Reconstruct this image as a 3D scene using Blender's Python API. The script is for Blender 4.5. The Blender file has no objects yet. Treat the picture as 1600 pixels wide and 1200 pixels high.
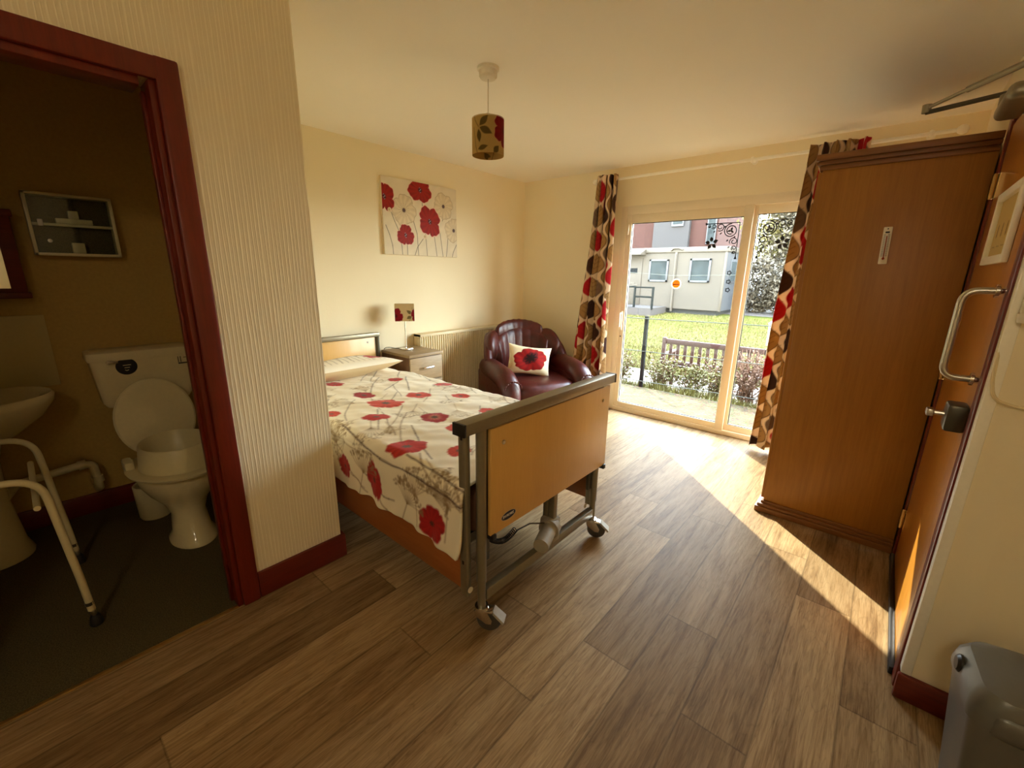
import bpy, bmesh, math, random
import numpy as np
from mathutils import Vector, Matrix
random.seed(7); rng = np.random.default_rng(7)
C = bpy.context.scene.collection
PI = math.pi
sc = bpy.context.scene
sc.view_settings.view_transform = 'Standard'
sc.view_settings.look = 'None'
sc.view_settings.gamma = 1
sc.view_settings.exposure = 0.0
sc.cycles.use_denoising = True
sc.cycles.max_bounces = 14
sc.cycles.diffuse_bounces = 8
sc.cycles.transparent_max_bounces = 24
sc.cycles.caustics_reflective = False
sc.cycles.caustics_refractive = False
sc.cycles.sample_clamp_indirect = 6

# ------------------------------------------------------------------ camera
f_px, yaw, pit, rol = 668.701, .710081, .253596, .0154859
fwd = Vector((-math.sin(yaw)*math.cos(pit), math.cos(yaw)*math.cos(pit), -math.sin(pit)))
rgt = Vector((math.cos(yaw), math.sin(yaw), 0)); upv = rgt.cross(fwd)
c_, s_ = math.cos(rol), math.sin(rol)
r2 = c_*rgt + s_*upv; u2 = -s_*rgt + c_*upv; b2 = -fwd
cam = bpy.data.objects.new('camera', bpy.data.cameras.new('camera')); C.objects.link(cam)
cam.data.sensor_width = 36; cam.data.lens = f_px*36/1600; cam.data.clip_start = .05; cam.data.clip_end = 300
cam.matrix_world = Matrix(((r2.x, u2.x, b2.x, 0), (r2.y, u2.y, b2.y, 0), (r2.z, u2.z, b2.z, 1.42), (0, 0, 0, 1)))
sc.camera = cam

# ------------------------------------------------------------------ materials
def lin(c):
    return tuple(((x/255)/12.92 if x/255 <= .04045 else ((x/255+.055)/1.055)**2.4) for x in c)
class NT:
    def __init__(s, name):
        s.m = bpy.data.materials.new(name); s.m.use_nodes = True
        s.t = s.m.node_tree; s.t.nodes.clear()
        s.out = s.n('ShaderNodeOutputMaterial'); s.b = s.n('ShaderNodeBsdfPrincipled')
        s.l(s.b.outputs[0], s.out.inputs[0])
    def n(s, t, **k):
        nd = s.t.nodes.new(t)
        for a, v in k.items():
            if isinstance(a, str) and hasattr(nd, a): setattr(nd, a, v)
        return nd
    def l(s, a, b): s.t.links.new(a, b)
    def co(s, scale=(1, 1, 1), rot=(0, 0, 0), loc=(0, 0, 0), kind='Object'):
        tc = s.n('ShaderNodeTexCoord'); mp = s.n('ShaderNodeMapping')
        mp.inputs['Scale'].default_value = scale; mp.inputs['Rotation'].default_value = rot; mp.inputs['Location'].default_value = loc
        s.l(tc.outputs[kind], mp.inputs[0]); return mp.outputs[0]
    def noise(s, vec, scale, detail=3, rough=.5, dist=0):
        nd = s.n('ShaderNodeTexNoise'); nd.inputs['Scale'].default_value = scale; nd.inputs['Detail'].default_value = detail
        nd.inputs['Roughness'].default_value = rough; nd.inputs['Distortion'].default_value = dist
        s.l(vec, nd.inputs['Vector']); return nd.outputs['Fac']
    def ramp(s, fac, stops):
        r = s.n('ShaderNodeValToRGB'); e = r.color_ramp.elements
        while len(e) < len(stops): e.new(.5)
        for i, (p, c) in enumerate(stops): e[i].position = p; e[i].color = (*c, 1) if len(c) == 3 else c
        s.l(fac, r.inputs[0]); return r.outputs[0]
    def bump(s, h, strength=.3, dist=.002):
        b = s.n('ShaderNodeBump'); b.inputs['Strength'].default_value = strength; b.inputs['Distance'].default_value = dist
        s.l(h, b.inputs['Height']); s.l(b.outputs[0], s.b.inputs['Normal']); return b
    def mix(s, fac, a, b, mode='MIX'):
        m = s.n('ShaderNodeMix', data_type='RGBA', blend_type=mode)
        for i, v in ((0, fac), (6, a), (7, b)):
            if hasattr(v, 'is_linked'): s.l(v, m.inputs[i])
            else: m.inputs[i].default_value = v if i == 0 else (*v, 1)
        return m.outputs[2]
    def math(s, op, a, b=0.0, c=None):
        m = s.n('ShaderNodeMath', operation=op)
        for i, v in enumerate((a, b, c)):
            if v is None: continue
            if hasattr(v, 'is_linked'): s.l(v, m.inputs[i])
            else: m.inputs[i].default_value = v
        return m.outputs[0]
    def set(s, col=None, rough=None, metal=None, spec=None, coat=None, sheen=None):
        if col is not None:
            if hasattr(col, 'is_linked'): s.l(col, s.b.inputs['Base Color'])
            else: s.b.inputs['Base Color'].default_value = (*col, 1)
        if rough is not None:
            if hasattr(rough, 'is_linked'): s.l(rough, s.b.inputs['Roughness'])
            else: s.b.inputs['Roughness'].default_value = rough
        if metal is not None: s.b.inputs['Metallic'].default_value = metal
        if spec is not None: s.b.inputs['Specular IOR Level'].default_value = spec
        if coat is not None: s.b.inputs['Coat Weight'].default_value = coat
        if sheen is not None: s.b.inputs['Sheen Weight'].default_value = sheen
        return s

def plain(name, rgb, rough=.5, metal=0, bump=0, bscale=60, var=.06, spec=.5):
    n = NT(name); v = n.co(); c = lin(rgb)
    f = n.noise(v, bscale, 3)
    n.set(n.ramp(f, [(.3, tuple(x*(1-var) for x in c)), (.7, tuple(min(1, x*(1+var)) for x in c))]), rough, metal, spec)
    if bump: n.bump(f, bump)
    return n.m
def wood(name, rgb, dark, axis='z', scale=1.0, rough=.38, coat=0.0, contrast=1.0):
    n = NT(name); st = {'x': (.5, 9, 9), 'y': (9, .5, 9), 'z': (9, 9, .5)}[axis]
    v = n.co(tuple(a*scale for a in st))
    f1 = n.noise(v, 1.6, 6, .6, .8); v2 = n.co(tuple(a*scale*6 for a in st)); f2 = n.noise(v2, 2.2, 3, .7)
    a, b = lin(rgb), lin(dark)
    col = n.ramp(f1, [(.5-.25/contrast, b), (.5+.2/contrast, a)])
    col = n.mix(.35, col, n.ramp(f2, [(.35, b), (.62, a)]))
    n.set(col, rough, coat=coat); n.bump(f2, .08, .001); return n.m
def attr_mat(name, rough=.8, bump=0, bscale=400, spec=.3, sheen=0, trans=0):
    n = NT(name); a = n.n('ShaderNodeAttribute', attribute_name='paint'); n.set(a.outputs['Color'], rough, spec=spec, sheen=sheen)
    if bump: n.bump(n.noise(n.co(), bscale, 2), bump, .0015)
    if trans:
        td = n.n('ShaderNodeBsdfTranslucent'); n.l(a.outputs['Color'], td.inputs[0])
        mx = n.n('ShaderNodeMixShader'); mx.inputs[0].default_value = trans
        n.l(n.b.outputs[0], mx.inputs[1]); n.l(td.outputs[0], mx.inputs[2]); n.l(mx.outputs[0], n.out.inputs[0])
    return n.m
M = {}
def build_mats():
    # painted plaster walls
    n = NT('cream_wall'); v = n.co(); f = n.noise(v, 90, 4, .6); g = n.noise(v, 1.2, 2)
    n.set(n.ramp(g, [(.3, lin((242, 230, 198))), (.7, lin((246, 235, 205)))]), .75, spec=.25); n.bump(f, .25, .002); M['wall'] = n.m
    # ribbed wallpaper: vertical irregular ribs along z, varying over y
    n = NT('ribbed_wallpaper'); v = n.co((1, 1, .05)); w = n.n('ShaderNodeTexWave', wave_type='BANDS', bands_direction='Y')
    w.inputs['Scale'].default_value = 22; w.inputs['Distortion'].default_value = 3.5; w.inputs['Detail'].default_value = 3; w.inputs['Detail Scale'].default_value = 2.5
    n.l(v, w.inputs['Vector']); f = n.noise(n.co((60, 60, 3)), 2, 3)
    h = n.math('ADD', n.math('POWER', w.outputs['Fac'], 5.0), n.math('MULTIPLY', f, .6))
    n.set(n.ramp(w.outputs['Fac'], [(.5, lin((238, 226, 194))), (1, lin((248, 238, 208)))]), .7, spec=.25); n.bump(h, .38, .003); M['ribbed'] = n.m
    n = NT('ceiling_paint'); v = n.co(); f = n.noise(v, 45, 5, .65)
    n.set(n.ramp(n.noise(v, .8, 2), [(.3, lin((250, 246, 232))), (.7, lin((252, 248, 236)))]), .85, spec=.15); n.bump(f, .22, .003); M['ceiling'] = n.m
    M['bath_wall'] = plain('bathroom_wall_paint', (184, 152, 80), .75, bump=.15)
    # oak vinyl planks running along Y
    n = NT('oak_vinyl_planks'); tc = n.n('ShaderNodeTexCoord'); sp = n.n('ShaderNodeSeparateXYZ'); n.l(tc.outputs['Object'], sp.inputs[0])
    xs = n.math('DIVIDE', n.math('ADD', sp.outputs[0], 20.0), .2); row = n.math('FLOOR', xs); fx = n.math('FRACT', xs)
    wn = n.n('ShaderNodeTexWhiteNoise', noise_dimensions='1D'); n.l(row, wn.inputs['W'])
    ys = n.math('DIVIDE', n.math('ADD', n.math('ADD', sp.outputs[1], 30.0), n.math('MULTIPLY', wn.outputs['Value'], 1.25)), 1.25)
    col_ = n.math('FLOOR', ys); fy = n.math('FRACT', ys)
    cv = n.n('ShaderNodeCombineXYZ'); n.l(row, cv.inputs[0]); n.l(col_, cv.inputs[1])
    wn2 = n.n('ShaderNodeTexWhiteNoise', noise_dimensions='2D'); n.l(cv.outputs[0], wn2.inputs['Vector'])
    # grain coordinates shifted per plank
    gv = n.n('ShaderNodeVectorMath', operation='ADD'); n.l(tc.outputs['Object'], gv.inputs[0])
    sv = n.n('ShaderNodeVectorMath', operation='SCALE'); n.l(wn2.outputs['Color'], sv.inputs[0]); sv.inputs['Scale'].default_value = 23
    n.l(sv.outputs[0], gv.inputs[1])
    mp = n.n('ShaderNodeMapping'); mp.inputs['Scale'].default_value = (11, 1.1, 1); n.l(gv.outputs[0], mp.inputs[0])
    g1 = n.noise(mp.outputs[0], 1.1, 6, .62, 1.6)
    mp2 = n.n('ShaderNodeMapping'); mp2.inputs['Scale'].default_value = (105, 5, 1); n.l(gv.outputs[0], mp2.inputs[0])
    g2 = n.noise(mp2.outputs[0], 1.4, 4, .7, .6)
    mp3 = n.n('ShaderNodeMapping'); mp3.inputs['Scale'].default_value = (16, 2.2, 1); n.l(gv.outputs[0], mp3.inputs[0])
    g3 = n.noise(mp3.outputs[0], 1.5, 2, .4, .5)
    rings = n.math('FRACT', n.math('MULTIPLY', g3, 9.0))
    rng_ = n.ramp(rings, [(.0, (.55,)*3), (.12, (1,)*3), (.8, (1,)*3), (1, (.6,)*3)])
    base = n.ramp(g1, [(.28, lin((98, 72, 45))), (.45, lin((142, 113, 77))), (.68, lin((174, 147, 108)))])
    base = n.mix(.36, base, n.ramp(g2, [(.34, lin((84, 60, 36))), (.6, lin((176, 149, 110)))]))
    base = n.mix(.38, base, rng_, 'MULTIPLY')
    tone = n.ramp(wn2.outputs['Value'], [(0, (.70, .66, .62)), (.5, (.93, .91, .89)), (1, (1.18, 1.18, 1.16))])
    base = n.mix(1.0, base, tone, 'MULTIPLY')
    ex = n.math('MINIMUM', fx, n.math('SUBTRACT', 1.0, fx)); ey = n.math('MULTIPLY', n.math('MINIMUM', fy, n.math('SUBTRACT', 1.0, fy)), 6.25)
    seam = n.math('MINIMUM', ex, ey)
    sm = n.ramp(seam, [(0, (.62,)*3), (.012, (.75,)*3), (.02, (1,)*3)])
    base = n.mix(1.0, base, sm, 'MULTIPLY')
    n.set(base, n.ramp(g2, [(.3, (.50,)*3), (.7, (.46,)*3)]), spec=.09)
    n.bump(n.math('ADD', g2, n.math('MULTIPLY', n.ramp(seam, [(0, (0,)*3), (.02, (1,)*3)]), .8)), .16, .0012); M['floor'] = n.m
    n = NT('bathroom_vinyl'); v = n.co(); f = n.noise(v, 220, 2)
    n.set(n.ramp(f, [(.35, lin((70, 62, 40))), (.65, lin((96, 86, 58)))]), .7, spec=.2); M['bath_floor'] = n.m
    M['red_wood'] = wood('mahogany_stained_wood', (120, 34, 14), (86, 18, 6), 'z', 1.2, .36, .15)
    M['red_wood_y'] = wood('mahogany_stained_wood_long', (116, 34, 14), (80, 18, 8), 'y', 1.2, .36, .15)
    M['red_wood_x'] = wood('mahogany_stained_wood_cross', (116, 34, 14), (80, 18, 8), 'x', 1.2, .36, .15)
    M['wardrobe'] = wood('oak_laminate', (172, 118, 42), (144, 92, 26), 'z', .8, .42, .0, .7)
    M['wardrobe_x'] = wood('oak_laminate_cross', (142, 92, 42), (106, 64, 26), 'x', .8, .42)
    M['door'] = wood('door_veneer', (192, 130, 44), (168, 104, 30), 'z', 1.0, .3, .3, .6)
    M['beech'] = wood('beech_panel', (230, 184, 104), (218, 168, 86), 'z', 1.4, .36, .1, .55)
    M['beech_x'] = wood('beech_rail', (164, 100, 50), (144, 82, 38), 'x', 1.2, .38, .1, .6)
    M['grey_oak'] = wood('grey_oak_laminate', (176, 150, 112), (126, 104, 76), 'y', 1.6, .5, 0, .8)
    M['grey_oak_dark'] = wood('dark_grey_oak_side', (112, 78, 52), (84, 56, 36), 'z', 1.3, .5, 0, .8)
    M['grey_metal'] = plain('bed_grey_metal', (142, 134, 112), .38, .55, var=.04)
    M['dark_metal'] = plain('bed_dark_metal', (88, 84, 72), .35, .6, var=.04)
    M['motor'] = plain('motor_plastic', (164, 156, 136), .5)
    M['chrome'] = plain('chrome', (225, 222, 214), .16, 1, var=.01)
    M['steel'] = plain('satin_steel', (200, 196, 186), .3, 1, var=.02)
    M['rubber'] = plain('black_rubber', (28, 24, 22), .6)
    M['caster_grey'] = plain('castor_grey_tyre', (74, 68, 60), .55)
    M['black'] = plain('black_plastic', (22, 20, 20), .4)
    M['upvc'] = plain('white_upvc', (238, 226, 200), .35, var=.01, spec=.5)
    M['white_plastic'] = plain('white_plastic', (232, 224, 204), .4, var=.02)
    M['white_paint'] = plain('white_gloss_paint', (250, 246, 232), .3, var=.02)
    M['radiator'] = plain('radiator_enamel', (228, 212, 172), .4, var=.02)
    M['ceramic'] = plain('white_ceramic', (226, 212, 168), .12, var=.02)
    M['bath_white'] = plain('bath_white_plastic', (216, 204, 160), .35, var=.02)
    M['tile'] = plain('bath_tile', (202, 184, 126), .25, var=.02)
    M['canvas_side'] = plain('canvas_edge', (222, 206, 172), .8)
    M['bin'] = plain('grey_bin_plastic', (104, 104, 98), .33, .15, var=.03)
    M['bin_dark'] = plain('dark_grey_bin_plastic', (70, 68, 62), .45, .1, var=.03)
    M['mattress'] = plain('mattress_cover', (120, 84, 58), .8, bump=.2)
    n = NT('maroon_leather'); v = n.co(); f = n.noise(v, 7, 4, .6, .6); vo = n.n('ShaderNodeTexVoronoi'); vo.inputs['Scale'].default_value = 260; n.l(v, vo.inputs['Vector'])
    n.set(n.ramp(f, [(.3, lin((58, 14, 10))), (.7, lin((84, 25, 17)))]), n.ramp(f, [(.3, (.34,)*3), (.7, (.44,)*3)]), coat=.05)
    h = n.math('ADD', n.math('MULTIPLY', f, 2.5), n.math('MULTIPLY', vo.outputs['Distance'], .12)); n.bump(h, .22, .008); M['leather'] = n.m
    M['duvet'] = attr_mat('poppy_bedding', .85, .2, 300, sheen=.1)
    M['curtain'] = attr_mat('leaf_curtain_cloth', .85, .15, 300, trans=.18)
    M['shade'] = attr_mat('poppy_lamp_shade', .8, .1, 300, trans=.3)
    M['canvas'] = attr_mat('poppy_canvas', .6, .35, 90)
    M['cushion'] = attr_mat('poppy_cushion', .9, .25, 400)
    M['label'] = attr_mat('printed_face', .5)
    # thin window glass
    n = NT('clear_glass'); tr = n.n('ShaderNodeBsdfTransparent'); tr.inputs[0].default_value = (.93, .96, .94, 1)
    gl = n.n('ShaderNodeBsdfGlossy'); gl.inputs['Roughness'].default_value = .03
    ge = n.n('ShaderNodeNewGeometry'); dt = n.n('ShaderNodeVectorMath', operation='DOT_PRODUCT'); n.l(ge.outputs['Incoming'], dt.inputs[0]); n.l(ge.outputs['Normal'], dt.inputs[1])
    fr = n.math('ADD', n.math('MULTIPLY', n.math('POWER', n.math('SUBTRACT', 1.0, n.math('ABSOLUTE', dt.outputs['Value'])), 5.0), .7), .035); mx = n.n('ShaderNodeMixShader')
    n.l(fr, mx.inputs[0]); n.l(tr.outputs[0], mx.inputs[1]); n.l(gl.outputs[0], mx.inputs[2]); n.l(mx.outputs[0], n.out.inputs[0]); M['glass'] = n.m
    M['mirror'] = plain('mirror_glass', (225, 225, 215), .03, 1, var=.0)
    M['dark_glass'] = plain('dark_window_glass', (44, 48, 48), .9, var=.3, bscale=3, spec=.1)
    M['decal'] = plain('black_vinyl_sticker', (16, 14, 16), .5)
    for k_, c_2 in (('orange', (168, 58, 6)), ('sticker_white', (250, 240, 224))):
        n = NT(k_+'_film'); td = n.n('ShaderNodeBsdfTranslucent'); td.inputs[0].default_value = (*lin(c_2), 1); n.set(lin(c_2), .5); mx = n.n('ShaderNodeMixShader'); mx.inputs[0].default_value = .55
        n.l(n.b.outputs[0], mx.inputs[1]); n.l(td.outputs[0], mx.inputs[2]); n.l(mx.outputs[0], n.out.inputs[0]); M[k_] = n.m
    # outside
    n = NT('gravel_ground'); v = n.co(); vo = n.n('ShaderNodeTexVoronoi'); vo.inputs['Scale'].default_value = 38; n.l(v, vo.inputs['Vector'])
    f = n.noise(v, 6, 5, .7); col = n.ramp(f, [(.3, lin((64, 54, 38))), (.7, lin((98, 86, 62)))])
    col = n.mix(.4, col, vo.outputs['Color'], 'MULTIPLY'); n.set(col, .95, spec=.1); n.bump(vo.outputs['Distance'], .8, .02); M['gravel'] = n.m
    n = NT('lawn_soil'); v = n.co(); f = n.noise(v, 2.2, 6, .7); f2 = n.noise(v, 40, 3)
    col = n.mix(.4, n.ramp(f, [(.3, lin((62, 66, 24))), (.7, lin((86, 84, 32)))]), n.ramp(f2, [(.3, lin((42, 50, 20))), (.7, lin((78, 78, 32)))])); n.set(col, .95, spec=.05); n.bump(f2, 1, .04); M['lawn'] = n.m
    M['grass'] = plain('grass_blades', (83, 74, 26), .8, var=.3, bscale=4)
    M['paving'] = plain('pale_concrete', (86, 76, 66), .9, bump=.3)
    M['concrete'] = plain('grey_concrete', (56, 49, 45), .9, bump=.3)
    M['cabin'] = plain('cream_cabin_cladding', (59, 50, 39), .7, bscale=2, var=.08, bump=.1)
    M['cabin_trim'] = plain('pale_cabin_trim', (66, 57, 46), .6)
    M['cabin_base'] = plain('dark_cabin_underside', (30, 30, 29), .9)
    M['win_white'] = plain('blue_white_window_frame', (56, 56, 58), .5)
    M['dark_rail'] = plain('dark_grey_paint', (26, 28, 27), .9, spec=.05)
    M['post'] = plain('grey_post_paint', (34, 34, 32), .9, spec=.05)
    M['wire'] = plain('fence_wire', (84, 84, 76), .8, spec=.2)
    M['bench'] = wood('weathered_bench_wood', (66, 36, 26), (46, 25, 18), 'x', 1, .6)
    M['sign'] = plain('dark_door_sign', (26, 28, 30), .9, spec=.05)
    n = NT('red_brick'); v = n.co((1, 1, 1), (PI/2, 0, 0)); b = n.n('ShaderNodeTexBrick'); n.l(v, b.inputs['Vector'])
    b.inputs['Scale'].default_value = 4.5; b.inputs['Color1'].default_value = (*lin((62, 38, 33)), 1); b.inputs['Color2'].default_value = (*lin((50, 29, 26)), 1); b.inputs['Mortar'].default_value = (*lin((64, 53, 48)), 1)
    n.set(b.outputs['Color'], .9, spec=.1); M['brick'] = n.m
    M['render'] = plain('grey_pebbledash', (46, 42, 41), .9, bump=.5, bscale=30, var=.15)
    M['roof'] = plain('grey_roof_tiles', (66, 58, 60), .8)
    M['leaf_green'] = plain('hedge_leaves', (96, 90, 36), .6, var=.35, bscale=5)
    M['leaf_yellow'] = plain('yellow_green_leaves', (91, 82, 40), .7, var=.35, bscale=3)
    M['leaf_dark'] = plain('dull_grey_green_leaves', (71, 61, 45), .7, var=.35, bscale=3)
    M['twig'] = plain('pale_twigs', (108, 77, 57), .8, var=.25, bscale=8)
    M['bark'] = plain('grey_bark', (71, 68, 61), .9, bump=.5)
    M['brass'] = plain('brass_hinge', (206, 170, 108), .3, .9, var=.03)
    M['towelwhite'] = plain('paper_white', (236, 226, 198), .7)
build_mats()

# ------------------------------------------------------------------ mesh tools
class MB:
    def __init__(s): s.v = []; s.f = []; s.fm = []; s.xf = None
    def add(s, vs, fs, m=0):
        o = len(s.v)
        if s.xf is not None: vs = [s.xf @ Vector(p) for p in vs]
        s.v += [tuple(p) for p in vs]; s.f += [tuple(i+o for i in f) for f in fs]; s.fm += [m]*len(fs); return s
    def box(s, x0, x1, y0, y1, z0, z1, bev=0.0, m=0):
        if bev <= 0:
            vs = [(x, y, z) for x in (x0, x1) for y in (y0, y1) for z in (z0, z1)]
            return s.add(vs, [(0, 1, 3, 2), (4, 6, 7, 5), (0, 4, 5, 1), (2, 3, 7, 6), (0, 2, 6, 4), (1, 5, 7, 3)], m)
        bm = bmesh.new(); bmesh.ops.create_cube(bm, size=1)
        bmesh.ops.scale(bm, vec=(x1-x0, y1-y0, z1-z0), verts=bm.verts)
        bmesh.ops.translate(bm, vec=((x0+x1)/2, (y0+y1)/2, (z0+z1)/2), verts=bm.verts)
        b = min(bev, .49*min(abs(x1-x0), abs(y1-y0), abs(z1-z0)))
        bmesh.ops.bevel(bm, geom=bm.edges[:], offset=b, segments=2 if bev < .02 else 4, affect='EDGES', profile=.5)
        s.bm(bm, m); return s
    def bm(s, bm, m=0):
        bm.verts.ensure_lookup_table(); bm.verts.index_update()
        s.add([v.co[:] for v in bm.verts], [[v.index for v in f.verts] for f in bm.faces], m); bm.free(); return s
    def tube(s, pts, r, n=10, cap=True, closed=False, m=0):
        pts = [Vector(p) for p in pts]; k = len(pts); R = r if isinstance(r, (list, tuple)) else [r]*k
        vs = []; fs = []; prev = None
        for i, p in enumerate(pts):
            if closed: t = pts[(i+1) % k]-pts[i-1]
            else: t = (pts[min(i+1, k-1)]-pts[max(i-1, 0)])
            t.normalize()
            if prev is None:
                a = Vector((0, 0, 1)) if abs(t.z) < .9 else Vector((1, 0, 0)); u = t.cross(a).normalized()
            else: u = (prev - t*prev.dot(t)).normalized()
            prev = u; w = t.cross(u)
            for j in range(n):
                a = 2*PI*j/n; vs.append(p+(u*math.cos(a)+w*math.sin(a))*R[i])
        for i in range(k if closed else k-1):
            a, b = i*n, ((i+1) % k)*n
            for j in range(n): fs.append((a+j, a+(j+1) % n, b+(j+1) % n, b+j))
        if cap and not closed: fs.append(tuple(range(n))[::-1]); fs.append(tuple(range((k-1)*n, k*n)))
        return s.add(vs, fs, m)
    def lathe(s, prof, c=(0, 0, 0), n=24, axis='z', sx=1, sy=1, m=0):
        vs = []; fs = []; k = len(prof)
        for r, h in prof:
            for j in range(n):
                a = 2*PI*j/n; p = (r*math.cos(a)*sx, r*math.sin(a)*sy, h)
                if axis == 'x': p = (p[2], p[0], p[1])
                if axis == 'y': p = (p[0], p[2], p[1])
                vs.append((p[0]+c[0], p[1]+c[1], p[2]+c[2]))
        for i in range(k-1):
            for j in range(n): fs.append((i*n+j, i*n+(j+1) % n, (i+1)*n+(j+1) % n, (i+1)*n+j))
        if prof[0][0] > 1e-6: fs.append(tuple(range(n))[::-1])
        if prof[-1][0] > 1e-6: fs.append(tuple(range((k-1)*n, k*n)))
        return s.add(vs, fs, m)
    def prism(s, poly, a, b, axis='z', m=0):
        n = len(poly); vs = []
        for h in (a, b):
            for (p, q) in poly: vs.append({'z': (p, q, h), 'y': (p, h, q), 'x': (h, p, q)}[axis])
        fs = [tuple(range(n))[::-1], tuple(range(n, 2*n))]+[(i, (i+1) % n, n+(i+1) % n, n+i) for i in range(n)]
        return s.add(vs, fs, m)
    def loft(s, rings, cap=True, m=0):
        n = len(rings[0]); vs = [p for r in rings for p in r]; fs = []
        for i in range(len(rings)-1):
            for j in range(n): fs.append((i*n+j, i*n+(j+1) % n, (i+1)*n+(j+1) % n, (i+1)*n+j))
        if cap: fs.append(tuple(range(n))[::-1]); fs.append(tuple(range((len(rings)-1)*n, len(rings)*n)))
        return s.add(vs, fs, m)
def wloc(o):
    v = Vector((0, 0, 0))
    while o: v += o.location; o = o.parent
    return v
def obj(name, mb, mats, parent=None, world=True, smooth=True, sub=0, ang=35, fixn=True):
    vs = mb.v
    if parent is not None and world:
        w = wloc(parent); vs = [(p[0]-w.x, p[1]-w.y, p[2]-w.z) for p in vs]; loc = None
    elif parent is None:
        A = np.array(vs); c = Vector(((A[:, 0].min()+A[:, 0].max())/2, (A[:, 1].min()+A[:, 1].max())/2, A[:, 2].min()))
        vs = [(p[0]-c.x, p[1]-c.y, p[2]-c.z) for p in vs]; loc = c
    else: loc = None
    me = bpy.data.meshes.new(name); me.from_pydata(vs, [], mb.f)
    mats = mats if isinstance(mats, (list, tuple)) else [mats]
    for m in mats: me.materials.append(M[m] if isinstance(m, str) else m)
    if len(mats) > 1: me.polygons.foreach_set('material_index', mb.fm)
    if fixn:
        b = bmesh.new(); b.from_mesh(me); bmesh.ops.recalc_face_normals(b, faces=b.faces); b.to_mesh(me); b.free()
    if smooth:
        me.polygons.foreach_set('use_smooth', [True]*len(me.polygons)); me.set_sharp_from_angle(angle=math.radians(ang))
    o = bpy.data.objects.new(name, me); C.objects.link(o)
    if loc is not None: o.location = loc
    if parent is not None: o.parent = parent
    if sub:
        d = o.modifiers.new('s', 'SUBSURF'); d.levels = d.render_levels = sub
    return o
def tag(o, label, cat, group=None):
    o['label'] = label; o['category'] = cat
    if group: o['group'] = group
    return o
def thing(name, label, cat, loc=(0, 0, 0), rz=0, group=None):
    o = bpy.data.objects.new(name, None); C.objects.link(o); o.location = loc; o.rotation_euler = (0, 0, rz); o.empty_display_size = .1
    return tag(o, label, cat, group)
def struct(name, mb, m, parent=None, **k):
    o = obj(name, mb, m, parent, **k)
    if parent is None: o['kind'] = 'structure'
    return o
def sempty(name, loc=(0, 0, 0)):
    o = bpy.data.objects.new(name, None); C.objects.link(o); o.location = loc; o['kind'] = 'structure'; return o
def dup(root, loc, rz=0, label=None, group=None, scale=None):
    r = root.copy(); C.objects.link(r); r.location = loc; r.rotation_euler = (0, 0, rz)
    if label: r['label'] = label
    if group: r['group'] = group
    if scale: r.scale = (scale,)*3
    for ch in list(root.children):
        c = ch.copy(); C.objects.link(c); c.parent = r
        for g in list(ch.children):
            d = g.copy(); C.objects.link(d); d.parent = c
    return r
def arc(c, r, a0, a1, n=8, plane='xz'):
    out = []
    for i in range(n+1):
        a = math.radians(a0+(a1-a0)*i/n); p, q = r*math.cos(a), r*math.sin(a)
        out.append({'xz': (c[0]+p, c[1], c[2]+q), 'yz': (c[0], c[1]+p, c[2]+q), 'xy': (c[0]+p, c[1]+q, c[2])}[plane])
    return out
def fillet(pts, r, n=6):
    P = [Vector(p) for p in pts]; out = [P[0]]
    for i in range(1, len(P)-1):
        a, b, c = P[i-1], P[i], P[i+1]; d1 = (a-b); d2 = (c-b); rr = min(r, d1.length*.49, d2.length*.49)
        p = b+d1.normalized()*rr; q = b+d2.normalized()*rr
        for k in range(n+1):
            t = k/n; out.append((1-t)**2*p+2*t*(1-t)*b+t*t*q)
    out.append(P[-1]); return out

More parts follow.
